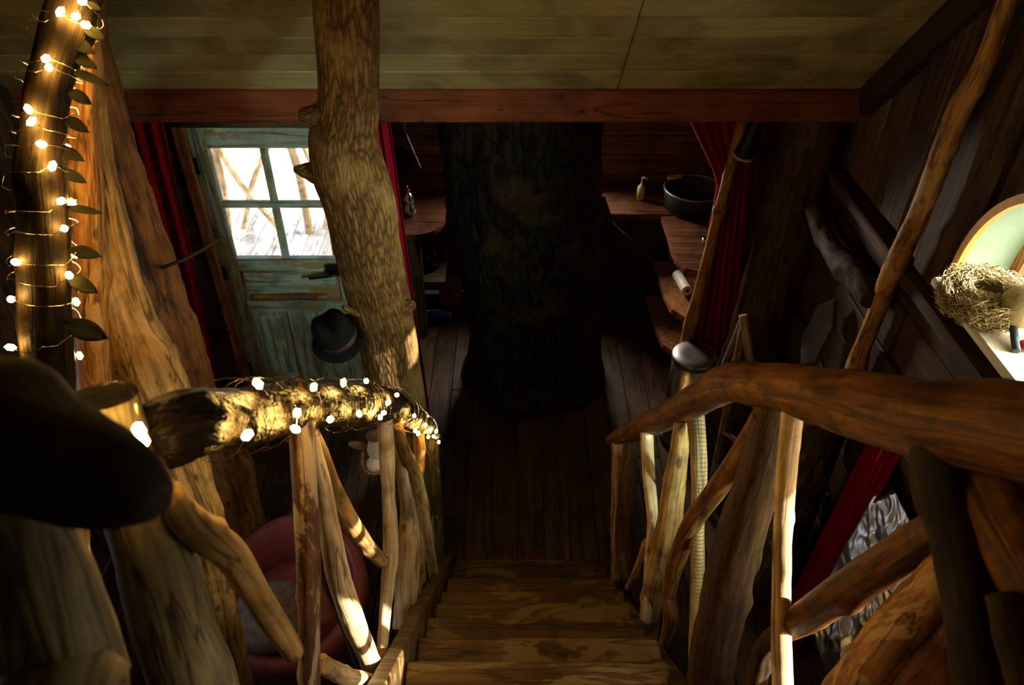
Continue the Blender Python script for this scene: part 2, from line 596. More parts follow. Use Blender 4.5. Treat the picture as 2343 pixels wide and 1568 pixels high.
def log(name, pts, mat, parent=None, seg=20, step=0.014, rough=0.09, fine=0.03, seed=0, knots=3, flat=0.0, flutes=0.0,
        cap_mat=None, origin=None, smooth=True, capr=0.5):
    """a natural, uneven round timber along pts [(point, radius)]; the stored attribute lc follows its grain"""
    rs = resample(pts, step)
    fr = frames(rs)
    rnd = random.Random(seed * 7 + 3)
    off = Vector((rnd.uniform(-50, 50), rnd.uniform(-50, 50), rnd.uniform(-50, 50)))
    L = [0.0]
    for i in range(1, len(rs)):
        L.append(L[-1] + (rs[i][0] - rs[i - 1][0]).length)
    tot = L[-1]
    kn = [(rnd.uniform(0.08, 0.92) * tot, rnd.uniform(0, 2 * PI), rnd.uniform(0.12, 0.3)) for _ in range(knots)]
    org = Vector(origin) if origin is not None else Vector(rs[0][0])
    verts, lcs, faces = [], [], []
    n = len(rs)
    for i in range(n):
        p, r = rs[i]
        t, a, b = fr[i]
        for k in range(seg):
            th = 2 * PI * k / seg
            c, s = math.cos(th), math.sin(th)
            q = Vector((c * r, s * r, L[i]))
            d = 1 + rough * noise.noise(Vector((c * 0.9, s * 0.9, L[i] * 7)) + off) + rough * 0.6 * noise.noise(Vector((c * 2.2, s * 2.2, L[i] * 16)) + off)
            d += fine * noise.noise(Vector((c * 6, s * 6, L[i] * 40)) + off)
            if flat:
                d *= 1 - flat * max(0, math.cos(2 * th + seed)) ** 1
            if flutes:
                d += flutes * math.sin(5 * th + 3 * noise.noise(Vector((L[i] * 1.5, seed, 0)))) + flutes * 0.6 * math.sin(9 * th + seed)
            for kl, ka, kh in kn:
                da = (th - ka + PI) % (2 * PI) - PI
                g = math.exp(-((L[i] - kl) / (r * 0.75)) ** 2 - (da / 0.55) ** 2)
                d += kh * g
            verts.append(p + (a * c + b * s) * (r * d) - org)
            lcs.append(q)
    for i in range(n - 1):
        for k in range(seg):
            k2 = (k + 1) % seg
            faces.append((i * seg + k, i * seg + k2, (i + 1) * seg + k2, (i + 1) * seg + k))
    nside = len(faces)
    for i, sgn in ((0, -1), (n - 1, 1)):
        base = i * seg
        t = fr[i][0]
        r = rs[i][1]
        ring = []
        for k in range(seg):
            v = verts[base + k]
            cpt = rs[i][0] - org
            verts.append(cpt + (v - cpt) * 0.72 + t * sgn * r * 0.10 * capr)
            lcs.append(lcs[base + k] * 0.72)
            ring.append(len(verts) - 1)
        verts.append(rs[i][0] - org + t * sgn * r * 0.13 * capr)
        lcs.append(Vector((0, 0, L[i])))
        ce = len(verts) - 1
        for k in range(seg):
            k2 = (k + 1) % seg
            q = (base + k, base + k2, ring[k2], ring[k]) if sgn > 0 else (base + k2, base + k, ring[k], ring[k2])
            faces.append(q)
            faces.append((ring[k], ring[k2], ce) if sgn > 0 else (ring[k2], ring[k], ce))
    me = bpy.data.meshes.new(name)
    me.from_pydata([tuple(v) for v in verts], [], faces)
    me.update()
    at = me.attributes.new('lc', 'FLOAT_VECTOR', 'POINT')
    flatl = []
    for q in lcs:
        flatl += [q.x, q.y, q.z]
    at.data.foreach_set('vector', flatl)
    o = link(name, me, mat, None, smooth)
    if cap_mat:
        me.materials.append(MATS[cap_mat])
        for i, p in enumerate(me.polygons):
            if i >= nside:
                p.material_index = 1
                p.use_smooth = False
    o.location = org
    if parent is not None:
        keep(o, parent)
    return o


def tube(name, pts, r, mat, parent=None, seg=6, step=0.01, origin=None):
    return log(name, [(Vector(p), r) for p in pts], mat, parent, seg=seg, step=step, rough=0, fine=0, knots=0, origin=origin)


def sheet(name, top, bottom, mat, folds=6, depth=0.03, nu=60, nv=40, parent=None, seed=0, waist=None, thick=0.004):
    """a hanging cloth between the line top (p0, p1) and the line bottom (p0, p1); waist = (v, pinch, point) gathers it"""
    t0, t1 = Vector(top[0]), Vector(top[1])
    b0, b1 = Vector(bottom[0]), Vector(bottom[1])
    bm = bmesh.new()
    grid = []
    side = (t1 - t0).normalized()
    nrm = side.cross(Vector((0, 0, 1))).normalized()
    org = (t0 + t1) / 2
    for j in range(nv + 1):
        v = j / nv
        row = []
        for i in range(nu + 1):
            u = i / nu
            p = (t0.lerp(t1, u)).lerp(b0.lerp(b1, u), v)
            d = depth
            if waist:
                wv, m0, m1 = waist
                mid = Vector(m0).lerp(Vector(m1), u)
                if v < wv:
                    f = v / wv
                    p = t0.lerp(t1, u).lerp(mid, f ** 1.3)
                else:
                    f = (v - wv) / (1 - wv)
                    p = mid.lerp(b0.lerp(b1, u), f ** 0.8)
                d = depth * (0.55 + 0.45 * abs(v - wv) / max(wv, 1 - wv))
            ph = u * folds * 2 * PI + 1.2 * noise.noise(Vector((u * 3, v * 1.3, seed)))
            p = p + nrm * d * (math.sin(ph) + 0.35 * math.sin(2.3 * ph + seed)) + side * 0.01 * noise.noise(Vector((u * 5, v * 3, seed + 9)))
            row.append(bm.verts.new(p - org))
        grid.append(row)
    for j in range(nv):
        for i in range(nu):
            bm.faces.new((grid[j][i], grid[j][i + 1], grid[j + 1][i + 1], grid[j + 1][i]))
    o = from_bm(name, bm, mat, None, True)
    o.location = org
    md = o.modifiers.new('thickness', 'SOLIDIFY')
    md.thickness = thick
    if parent is not None:
        keep(o, parent)
    return o


def blob(name, loc, rad, mat, parent=None, rot=None, sub=3, amp=0.08, fr=3.0, seed=0, fn=None):
    bm = bmesh.new()
    bmesh.ops.create_icosphere(bm, subdivisions=sub, radius=1)
    for v in bm.verts:
        d = 1 + amp * noise.noise(v.co * fr + Vector((seed * 3.1, 0, 0)))
        v.co = Vector((v.co.x * rad[0], v.co.y * rad[1], v.co.z * rad[2])) * d
        if fn:
            v.co = fn(v.co)
    o = from_bm(name, bm, mat, None, True)
    o.location = loc
    if rot:
        o.rotation_euler = rot
    if parent is not None:
        keep(o, parent)
    return o


# ================================================================== THE SETTING
XW0, XW1 = -2.1, 1.5          # side walls
YD = 3.71                      # wall with the door
YB = 5.0                       # far wall of the kitchen
ZL = 1.80                      # landing the camera stands on
ROOF = 5.44                    # roof plane z = ROOF - y

# floor with its boards
floor = structure(box('floor', (-2.3, -2.2, -0.12), (1.75, YB + 0.1, -0.024), 'dark_paint'), 'dark timber boarded lower floor below the stairs', 'floor')
fx = XW0
kk = 0
while fx < XW1 + 0.1:
    wd = 0.142
    ys = [-0.4 if kk % 2 else -0.2]
    while ys[-1] < YB:
        ys.append(min(YB, ys[-1] + (1.72 if kk % 3 else 1.35)))
    for a, b in zip(ys, ys[1:]):
        if b - a > 0.05:
            box('floor_plank', (fx + 0.002, a + 0.002, -0.024), (fx + wd - 0.002, b - 0.002, random.uniform(-0.002, 0.0)), 'plank_floor', floor, bev=0.003)
    fx += wd
    kk += 1

landing = structure(box('floor_landing', (XW0, -2.2, ZL - 0.16), (XW1, 0.66, ZL - 0.03), 'dark_paint'), 'upper landing floor at the head of the stairs', 'floor')
x = XW0
while x < XW1 - 0.01:
    box('floor_plank', (x + 0.002, -2.2, ZL - 0.03), (min(XW1, x + 0.14) - 0.002, 0.70, ZL), 'plank_floor', landing, bev=0.003)
    x += 0.14

# sloping ceiling: boards run sideways, roof falls away from the camera
s2 = math.sqrt(0.5)


def roof_pt(x, d, off=0.0):
    """point on the roof plane, d metres up the slope from the beam, off metres out of the room"""
    y0 = 3.22
    return Vector((x, y0 - d * s2 + off * s2, ROOF - y0 + d * s2 + off * s2))


ceil = structure(thing('ceiling', None, None, roof_pt(0, 0)), 'pale boarded sloping ceiling above the beam', 'ceiling')
slab = box_bm((XW1 - XW0 + 0.6, 4.6, 0.05))
o = from_bm('roof_slab', slab, 'dark_paint')
o.rotation_euler = (-PI / 4, 0, 0)
o.location = roof_pt((XW0 + XW1) / 2, 2.2, 0.06)
keep(o, ceil)
wid = [0.168, 0.132, 0.133, 0.134, 0.134] + [0.134] * 25
d = 0.0
for i, wd in enumerate(wid):
    xj = 0.44 + (0 if i < 6 else random.uniform(-1, 0.6))
    for xa, xb in ((XW0 - 0.2, xj), (xj, XW1 + 0.06)):
        bmx = box_bm((xb - xa - 0.004, wd - 0.007, 0.02), 0.004)
        o = from_bm('ceiling_plank', bmx, 'plank_ceiling')
        o.rotation_euler = (-PI / 4, 0, 0)
        o.location = roof_pt((xa + xb) / 2, d + wd / 2, 0.012 + random.uniform(-0.001, 0.001))
        keep(o, ceil)
    d += wd
# rear slope, closing the loft behind the camera
rs_ = from_bm('ceiling_rear', box_bm((XW1 - XW0 + 0.6, 3.6, 0.05)), 'plank_ceiling')
rs_.rotation_euler = (PI / 4, 0, 0)
rs_.location = ((XW0 + XW1) / 2, -1.0, 4.05)
structure(rs_, 'rear slope of the boarded ceiling behind the stairs', 'ceiling')
# low flat ceiling past the beam
structure(box('ceiling_kitchen', (-2.3, 3.3, 2.16), (1.8, YB + 0.15, 2.24), 'plank_wall'), 'low dark ceiling over the kitchen behind the beam', 'ceiling')

beam = structure(box('ceiling_beam', (XW0, 3.2, 2.088), (XW1 + 0.02, 3.33, 2.232), 'beam_red', bev=0.006), 'long red-brown timber beam across the foot of the sloping ceiling', 'beam')

# sloping verge board where the ceiling meets the wall with the arched window
bmx = box_bm((0.07, 3.9, 0.12), 0.006)
vb = from_bm('trim_1', bmx, 'log_shadow')
vb.rotation_euler = (-PI / 4, 0, 0)
vb.location = roof_pt(XW1 - 0.02, 1.95, -0.05)
structure(vb, 'dark sloping board edging the ceiling above the nest wall', 'trim')

# wall with the door: strip of horizontal boards beside the door, boards over it
wf = structure(thing('wall_front', None, None, (-1.6, YD, 0)), 'dark board wall around the pale green door', 'wall')
DX0, DX1, DH = -1.63, -0.88, 1.86
box('backing', (-2.3, YD + 0.05, 0), (DX0 - 0.05, YD + 0.12, 2.2), 'dark_paint', wf)
box('backing', (DX1 + 0.05, YD + 0.05, 0), (-0.62, YD + 0.12, 2.2), 'dark_paint', wf)
box('backing', (DX0 - 0.06, YD + 0.05, DH + 0.05), (DX1 + 0.06, YD + 0.12, 2.2), 'dark_paint', wf)
z = 0.0
while z < 2.1:
    h = random.uniform(0.085, 0.125)
    box('wall_plank', (-2.12, YD, z + 0.002), (DX0 - 0.06, YD + 0.05, z + h - 0.002), 'plank_wall', wf, bev=0.006, jitter=0.003)
    box('wall_plank', (DX1 + 0.06, YD, z + 0.002), (-0.62, YD + 0.05, z + h - 0.002), 'plank_wall', wf, bev=0.006, jitter=0.003)
    z += h
for k in range(2):
    box('wall_plank', (DX0 - 0.06, YD, DH + 0.06 + k * 0.12), (DX1 + 0.06, YD + 0.05, DH + 0.175 + k * 0.12), 'plank_wall', wf, bev=0.006)
wf2 = structure(thing('wall_front_1', None, None, (1.3, YD, 0)), 'dark board wall between the kitchen opening and the trunk', 'wall')
box('backing', (1.22, YD + 0.06, 0), (1.8, YD + 0.12, 2.2), 'dark_paint', wf2)
for k in range(3):
    box('wall_plank', (1.22 + k * 0.13, YD, 0), (1.22 + k * 0.13 + 0.126, YD + 0.06, 2.15), 'plank_wall_up', wf2, bev=0.006, jitter=0.004)

# door casing
for nm, lo, hi in (('trim_2', (DX0 - 0.055, YD - 0.025, 0), (DX0, YD + 0.1, DH + 0.05)),
                   ('trim_3', (DX1, YD - 0.025, 0), (DX1 + 0.055, YD + 0.1, DH + 0.05)),
                   ('trim_4', (DX0 - 0.055, YD - 0.025, DH + 0.002), (DX1 + 0.055, YD + 0.1, DH + 0.055))):
    structure(box(nm, lo, hi, 'trim_orange' if nm != 'trim_4' else 'plank_wall', bev=0.004), {'trim_2': 'orange-brown casing strip beside the red curtain edge of the green door',
              'trim_3': 'door casing hidden behind the slim tree trunk', 'trim_4': 'dark wooden lintel strip over the green door'}[nm], 'trim')

# the door itself
door = structure(thing('door_1', None, None, ((DX0 + DX1) / 2, YD, 0)), 'worn pale green wooden door with four glass panes', 'door')
y0, y1 = YD + 0.01, YD + 0.05
WX = (-1.543, -1.283, -1.245, -0.985)
WZ = (1.086, 1.399, 1.436, 1.74)
box('stile', (DX0 + 0.003, y0, 0.01), (WX[0], y1, DH), 'door_paint', door, bev=0.003)
box('stile', (WX[3], y0, 0.01), (DX1 - 0.003, y1, DH), 'door_paint', door, bev=0.003)
box('rail', (WX[0], y0, WZ[3]), (WX[3], y1, DH), 'door_paint_rail', door, bev=0.003)
box('rail', (WX[0], y0, 1.005), (WX[3], y1, WZ[0]), 'door_paint_rail', door, bev=0.003)
box('rail', (WX[0], y0, 0.725), (WX[3], y1, 0.80), 'door_paint_rail', door, bev=0.003)
box('rail', (WX[0], y0, 0.01), (WX[3], y1, 0.20), 'door_paint_rail', door, bev=0.003)
box('glazing_bar', (WX[0], y0 + 0.004, WZ[1]), (WX[3], y1 - 0.006, WZ[2]), 'door_paint_rail', door, bev=0.004)
for za, zb in ((WZ[0], WZ[1]), (WZ[2], WZ[3])):
    box('glazing_bar', (WX[1], y0 + 0.004, za), (WX[2], y1 - 0.006, zb), 'door_paint', door, bev=0.004)
    for xa, xb in ((WX[0], WX[1]), (WX[2], WX[3])):
        box('pane', (xa, y0 + 0.018, za), (xb, y0 + 0.022, zb), 'pane_glass', door)
box('panel', (WX[0], y0 + 0.012, 0.80), (WX[3], y1 - 0.008, 1.005), 'door_paint_rail', door, bev=0.01)
box('panel', (WX[0] + 0.02, y0 - 0.004, 0.90), (WX[3] - 0.02, y0 + 0.014, 0.99), 'door_paint_rail', door, bev=0.006)
sl = box('ledge', (-1.50, y0 - 0.026, 0.818), (-1.06, y0 + 0.012, 0.85), 'trim_orange', door, bev=0.012)
mx = (WX[0] + WX[3]) / 2
box('muntin', (mx - 0.04, y0, 0.20), (mx + 0.04, y1, 0.725), 'door_paint', door, bev=0.004)
for xa, xb in ((WX[0], mx - 0.04), (mx + 0.04, WX[3])):
    pn = box('panel', (xa, y0 + 0.014, 0.20), (xb, y1 - 0.008, 0.725), 'door_paint', door)
    box('panel_moulding', (xa + 0.045, y0 + 0.004, 0.25), (xb - 0.045, y0 + 0.016, 0.68), 'door_paint', pn, bev=0.005)
    box('bead', (xa, y0 - 0.004, 0.20), (xa + 0.014, y0 + 0.016, 0.725), 'door_paint', door, bev=0.004)
    box('bead', (xb - 0.014, y0 - 0.004, 0.20), (xb, y0 + 0.016, 0.725), 'door_paint', door, bev=0.004)
lk = box('lock', (-1.04, y0 - 0.03, 0.985), (-0.90, y0, 1.06), 'black_iron', door, bev=0.006)
lv = tube('lever', [(-0.99, y0 - 0.03, 1.02), (-0.99, y0 - 0.065, 1.02), (-1.04, y0 - 0.075, 1.016), (-1.13, y0 - 0.072, 1.003)], 0.009, 'black_iron', lk, seg=8)
for zz in (0.25, 0.95, 1.6):
    box('hinge', (DX0 - 0.004, y0 - 0.008, zz), (DX0 + 0.02, y0 + 0.002, zz + 0.09), 'black_iron', door, bev=0.002)

# side walls, kitchen and rear walls
wl = structure(thing('wall_left', None, None, (XW0, 1, 0)), 'dark wall of upright boards beyond the string of lights', 'wall')
W4 = (1.2, 1.7, 1.2, 1.7)
for ya, za, yb, zb in ((-2.2, 0, W4[0], 5.4), (W4[1], 0, YD + 0.1, 5.4), (W4[0], 0, W4[1], W4[2]), (W4[0], W4[3], W4[1], 5.4)):
    box('backing', (XW0 - 0.15, ya, za), (XW0 - 0.05, yb, zb), 'dark_paint', wl)
w4 = structure(thing('added_window', None, None, (XW0, 1.45, W4[2])), 'added unseen side window that gives the foil its glints', 'window')  # unseen opening put in so the left lamp reaches the foil
box('pane', (XW0 - 0.10, W4[0], W4[2]), (XW0 - 0.096, W4[1], W4[3]), 'pane_glass', w4)
y = 0.0
while y < YD - 0.02:
    h = min(0.24 if y < 1.0 or y > 1.6 else 0.5, YD - y)
    if 1.0 < y < 1.6:
        box('wall_plank', (XW0 - 0.06, y + 0.002, 0), (XW0, y + h - 0.002, W4[2]), 'plank_wall_up', wl, bev=0.006)
        box('wall_plank', (XW0 - 0.06, y + 0.002, W4[3]), (XW0, y + h - 0.002, 4.6), 'plank_wall_up', wl, bev=0.006)
    else:
        box('wall_plank', (XW0 - 0.06, y + 0.002, 0), (XW0, y + h - 0.002, 4.6), 'plank_wall_up', wl, bev=0.006)
    y += h
structure(box('wall_rear', (-2.3, -2.35, 0), (1.8, -2.2, 4.6), 'plank_wall'), 'rear board wall behind the landing', 'wall')

wr = structure(thing('wall_right', None, None, (XW1, 1.5, 0)), 'dark rough board wall with the arched window', 'wall')
WCY, WCZ, WR = 1.75, 2.01, 0.42
W3 = (0.22, 0.66, 2.2, 2.8)
bx_ = [(-2.2, 0, W3[0], 5.4), (W3[0], 0, W3[1], W3[2]), (W3[0], W3[3], W3[1], 5.4), (W3[1], 0, WCY - WR, 5.4), (WCY + WR, 0, YD + 0.14, 5.4), (WCY - WR, 0, WCY + WR, WCZ - 0.02)]
for ya, za, yb, zb in bx_:
    box('backing', (XW1 + 0.05, ya, za), (XW1 + 0.13, yb, zb), 'dark_paint', wr)
# arched head of the wall above the window
bmh = bmesh.new()
prof = [(WCY + WR * math.cos(a), WCZ + WR * math.sin(a)) for a in [PI * k / 24 for k in range(25)]]
for x_ in (XW1 - 0.0, XW1 + 0.13):
    lo_ = [bmh.verts.new((x_ - XW1, p[0] - 1.5, p[1])) for p in prof]
    hi_ = [bmh.verts.new((x_ - XW1, p[0] - 1.5, 4.2)) for p in prof]
    for k in range(24):
        bmh.faces.new((lo_[k], lo_[k + 1], hi_[k + 1], hi_[k]))
bmesh.ops.bridge_loops(bmh, edges=[e for e in bmh.edges if e.is_boundary])
o = from_bm('window_head', bmh, 'plank_wall_up')
o.location = (XW1, 1.5, 0)
keep(o, wr)
# lower boards lie flat, upper ones stand upright
z = 0.0
i = 0
while z < 1.83:
    h = [0.21, 0.24, 0.19, 0.22, 0.20, 0.23, 0.2, 0.22, 0.2][i % 9]
    h = min(h, 1.84 - z)
    yj = random.uniform(1.0, 3.0)
    segs_ = [(-0.6, yj), (yj, YD)] if z + h <= W3[2] + 0.5 else [(-0.6, W3[0]), (W3[1], max(yj, 1.6)), (max(yj, 1.6), YD)]
    for ya, yb in segs_:
        box('wall_plank', (XW1 - 0.035 - random.uniform(0, 0.02), ya + 0.003, z + 0.003), (XW1 + 0.05, yb - 0.003, z + h - 0.003), 'plank_wall_side', wr, bev=0.008, jitter=0.006)
    z += h
    i += 1
y = -0.6
while y < YD - 0.01:
    h = random.uniform(0.17, 0.30)
    yb = min(YD, y + h)
    z0 = 1.86
    if yb > WCY - WR and y < WCY + WR:
        if y < WCY - WR:
            yb = WCY - WR
        else:
            y = WCY + WR
            continue
    if y < W3[1] and yb > W3[0]:
        box('wall_plank', (XW1 - 0.01, y + 0.004, z0), (XW1 + 0.05, yb - 0.004, W3[2] - 0.05), 'plank_wall_up', wr, bev=0.008)
        z0 = W3[3] + 0.06
    box('wall_plank', (XW1 - random.uniform(0.0, 0.03), y + 0.004, z0 + random.uniform(-0.02, 0.02)), (XW1 + 0.05, yb - 0.004, ROOF - (y + yb) / 2 + 0.1), 'plank_wall_up', wr, bev=0.008, jitter=0.006)
    y = yb
ld = box('ledge_rail', (XW1 - 0.075, W3[1], 1.80), (XW1, YD, 1.85), 'plank_wall_side', wr, bev=0.008)

w3 = structure(thing('window_3', None, None, (XW1, 0.7, W3[2])), 'plain side window lighting the stairs from outside the picture', 'window')
box('pane', (XW1 + 0.08, W3[0], W3[2]), (XW1 + 0.084, W3[1], W3[3]), 'pane_glass', w3)
for lo, hi in (((XW1 - 0.02, W3[0] - 0.05, W3[2] - 0.05), (XW1 + 0.12, W3[1] + 0.05, W3[2])), ((XW1 - 0.02, W3[0] - 0.05, W3[3]), (XW1 + 0.12, W3[1] + 0.05, W3[3] + 0.05)),
               ((XW1 - 0.02, W3[0] - 0.05, W3[2]), (XW1 + 0.12, W3[0], W3[3])), ((XW1 - 0.02, W3[1], W3[2]), (XW1 + 0.12, W3[1] + 0.05, W3[3]))):
    box('frame', lo, hi, 'trim_orange', w3, bev=0.004)

# arched window: reveal, trim, frame, sill
win = structure(thing('window_1', None, None, (XW1, WCY, WCZ)), 'arched window with pale green reveal and yellow edge beside the nest', 'window')


def arch_band(name, r0, r1, xa, xb, mat, a0=0.0, a1=PI, n=28):
    bm = bmesh.new()
    rows = []
    for k in range(n + 1):
        a = a0 + (a1 - a0) * k / n
        c, s = math.cos(a), math.sin(a)
        rows.append([bm.verts.new((xx - XW1, r * c, r * s)) for xx, r in ((xa, r0), (xb, r0), (xb, r1), (xa, r1))])
    for k in range(n):
        for q in range(4):
            bm.faces.new((rows[k][q], rows[k][(q + 1) % 4], rows[k + 1][(q + 1) % 4], rows[k + 1][q]))
    bm.faces.new(rows[0])
    bm.faces.new(rows[n])
    o = from_bm(name, bm, mat, None, False)
    o.location = (XW1, WCY, WCZ)
    keep(o, win)
    return o


arch_band('reveal', WR - 0.004, WR + 0.02, XW1 - 0.03, XW1 + 0.19, 'reveal_paint')
arch_band('edge_trim', WR - 0.006, WR + 0.022, XW1 - 0.05, XW1 - 0.03, 'trim_yellow')
arch_band('frame', WR - 0.05, WR - 0.005, XW1 + 0.13, XW1 + 0.17, 'trim_orange')
box('frame', (XW1 + 0.13, WCY - 0.02, WCZ), (XW1 + 0.17, WCY + 0.02, WCZ + WR - 0.02), 'trim_orange', win)
bm = bmesh.new()
vs = [bm.verts.new((0.15, (WR - 0.01) * math.cos(PI * k / 24), (WR - 0.01) * math.sin(PI * k / 24))) for k in range(25)]
bm.faces.new(vs)
o = from_bm('pane', bm, 'pane_glass')
o.modifiers.new('thickness', 'SOLIDIFY').thickness = 0.004
o.location = (XW1, WCY, WCZ)
keep(o, win)
box('sill', (XW1 - 0.125, WCY - WR - 0.02, WCZ - 0.045), (XW1 + 0.2, WCY + WR - 0.02, WCZ - 0.012), 'sill_paint', win, bev=0.008)

# kitchen walls and window
wb = structure(thing('wall_back', None, None, (0.3, YB, 0)), 'dark red-brown board wall at the far end of the kitchen', 'wall')
KW = (-0.08, 0.48, 1.14, 1.70)
for lo, hi in (((-1.1, YB + 0.05, 0), (KW[0], YB + 0.12, 2.2)), ((KW[1], YB + 0.05, 0), (1.75, YB + 0.12, 2.2)),
               ((KW[0], YB + 0.05, 0), (KW[1], YB + 0.12, KW[2])), ((KW[0], YB + 0.05, KW[3]), (KW[1], YB + 0.12, 2.2))):
    box('backing', lo, hi, 'dark_paint', wb)
z = 0.0
while z < 2.1:
    h = 0.14
    segs = [(-1.0, 1.7)] if (z + h <= KW[2] or z >= KW[3]) else [(-1.0, KW[0]), (KW[1], 1.7)]
    for a, b in segs:
        box('wall_plank', (a, YB, z + 0.002), (b, YB + 0.05, z + h - 0.002), 'worktop', wb, bev=0.005)
    z += h
kw = structure(thing('window_2', None, None, ((KW[0] + KW[1]) / 2, YB, KW[2])), 'kitchen window hidden behind the broad tree trunk', 'window')
box('pane', (KW[0], YB + 0.05, KW[2]), (KW[1], YB + 0.054, KW[3]), 'pane_glass', kw)
box('frame', (KW[0] - 0.03, YB - 0.02, KW[2] - 0.03), (KW[1] + 0.03, YB + 0.02, KW[2]), 'plank_wall', kw)
structure(box('wall_kitchen', (-1.02, YD + 0.1, 0), (-0.92, YB + 0.1, 2.2), 'plank_wall'), 'side wall of the kitchen behind the slim trunk', 'wall')
structure(box('wall_kitchen_1', (1.66, YD + 0.1, 0), (1.76, YB + 0.1, 2.2), 'plank_wall'), 'side wall of the kitchen behind the wash tub', 'wall')

# outside the door: balcony deck, branch railing, ground
deck = structure(thing('deck', None, None, (-2.0, 4.8, 0)), 'sunlit pale balcony deck seen through the door panes', 'deck')
x = -4.4
while x < -1.04:
    box('deck_plank', (x, YD + 0.14, -0.04), (x + 0.13, 6.6, -0.005), 'deck', deck)
    x += 0.14
gr = box('ground', (-40, -40, -3.2), (40, 60, -3.0), 'ground')
structure(gr, 'bright ground below the tree house', 'ground')


# ================================================================== LIVING TREES AND POSTS
def trunk(name, prof, mat, label, cat, seg=72, step=0.02, ridge=0.05, rfreq=7, seed=1, parent=None):
    """a big barked trunk: prof is [(x, y, z, r)] from the ground up, with ridged bark as real relief"""
    pts = [(Vector(p[:3]), p[3]) for p in prof]
    rs = resample(pts, step)
    fr = frames(rs)
    org = Vector(prof[0][:3])
    verts, lcs, faces = [], [], []
    off = Vector((seed * 11.3, seed * 5.7, 0))
    Ls = 0
    for i, (p, r) in enumerate(rs):
        if i:
            Ls += (p - rs[i - 1][0]).length
        t, a, b = fr[i]
        for k in range(seg):
            th = 2 * PI * k / seg
            c, s = math.cos(th), math.sin(th)
            big = 0.10 * noise.noise(Vector((c * 0.8, s * 0.8, Ls * 1.2)) + off) + 0.05 * noise.noise(Vector((c * 2, s * 2, Ls * 3.0)) + off)
            rg = 1 - abs(noise.noise(Vector((c * rfreq, s * rfreq, Ls * rfreq * 0.55)) + off)) * 2
            fn = noise.noise(Vector((c * 14, s * 14, Ls * 12)) + off)
            rr = r * (1 + big + ridge * rg * 0.5 + ridge * 0.3 * fn)
            verts.append(tuple(p + (a * c + b * s) * rr - org))
            lcs += [c * r, s * r, Ls]
    n = len(rs)
    for i in range(n - 1):
        for k in range(seg):
            k2 = (k + 1) % seg
            faces.append((i * seg + k, i * seg + k2, (i + 1) * seg + k2, (i + 1) * seg + k))
    faces.append(tuple(range(seg - 1, -1, -1)))
    faces.append(tuple((n - 1) * seg + k for k in range(seg)))
    me = bpy.data.meshes.new(name)
    me.from_pydata(verts, [], faces)
    me.update()
    at = me.attributes.new('lc', 'FLOAT_VECTOR', 'POINT')
    at.data.foreach_set('vector', lcs)
    o = link(name, me, mat, None, True)
    o.location = org
    if parent is not None:
        keep(o, parent)
    elif label:
        tag(o, label, cat)
    return o


oak = thing('oak_tree', 'broad dark oak trunk growing up through the kitchen floor', 'tree', (0.16, 4.02, 0))
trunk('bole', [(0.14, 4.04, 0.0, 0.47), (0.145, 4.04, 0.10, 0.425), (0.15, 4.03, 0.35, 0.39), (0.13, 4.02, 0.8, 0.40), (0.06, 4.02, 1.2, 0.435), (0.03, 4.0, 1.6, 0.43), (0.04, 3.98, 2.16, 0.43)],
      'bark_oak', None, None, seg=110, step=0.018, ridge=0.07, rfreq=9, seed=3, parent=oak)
P1, t1 = at_y(1385, 520, 3.9)
P2, t2 = at_y(1448, 560, 3.88)
P0, t0 = at_y(1350, 470, 3.95)
log('branch_stub', [(P0, 0.10), (P1, 0.055), (P1.lerp(P2, 0.6), 0.035), (P2, 0.032)], 'bark_oak', oak, seg=16, rough=0.2, seed=12)

slim = thing('slim_tree', 'slim sunlit tree trunk standing beside the foot of the stairs', 'tree', (-0.45, 2.45, 0))
spx = [(790, -60, 146), (792, 60, 142), (797, 170, 134), (796, 250, 134), (785, 320, 152), (800, 400, 168), (822, 470, 160), (838, 560, 146), (862, 660, 140), (886, 760, 132), (902, 860, 130), (918, 960, 120), (940, 1080, 112), (962, 1200, 110), (975, 1330, 116)]
spts = y_path(spx, 2.47)
spts.reverse()
ptsC = [(p.x, p.y, p.z, r) for p, r in spts]
ptsC[0] = (ptsC[0][0], ptsC[0][1], 0.0, ptsC[0][3])
trunk('bole', ptsC, 'bark_slim', None, None, seg=64, step=0.016, ridge=0.05, rfreq=6, seed=8, parent=slim)


def stub(px0, py0, px1, py1, w0, w1, y0, y1, seed, mat='bark_slim', parent=slim, name='branch_stub', rough=0.3):
    a, ta = at_y(px0, py0, y0)
    b, tb = at_y(px1, py1, y1)
    return log(name, [(a, w0 / 2 / F * ta), (a.lerp(b, 0.55), (w0 * 0.5 + w1 * 0.5) / 2 / F * ta), (b, w1 / 2 / F * tb)], mat, parent, seg=16, step=0.008, rough=rough, fine=0.16, seed=seed, knots=2, capr=3.0)


stub(790, 412, 674, 386, 96, 14, 2.46, 2.42, 21)
stub(785, 275, 688, 262, 110, 30, 2.46, 2.43, 22)
stub(845, 455, 884, 458, 80, 40, 2.45, 2.43, 23)
stub(895, 722, 942, 696, 70, 24, 2.45, 2.42, 24)
stub(850, 735, 786, 703, 16, 12, 2.42, 2.34, 25, name='peg')

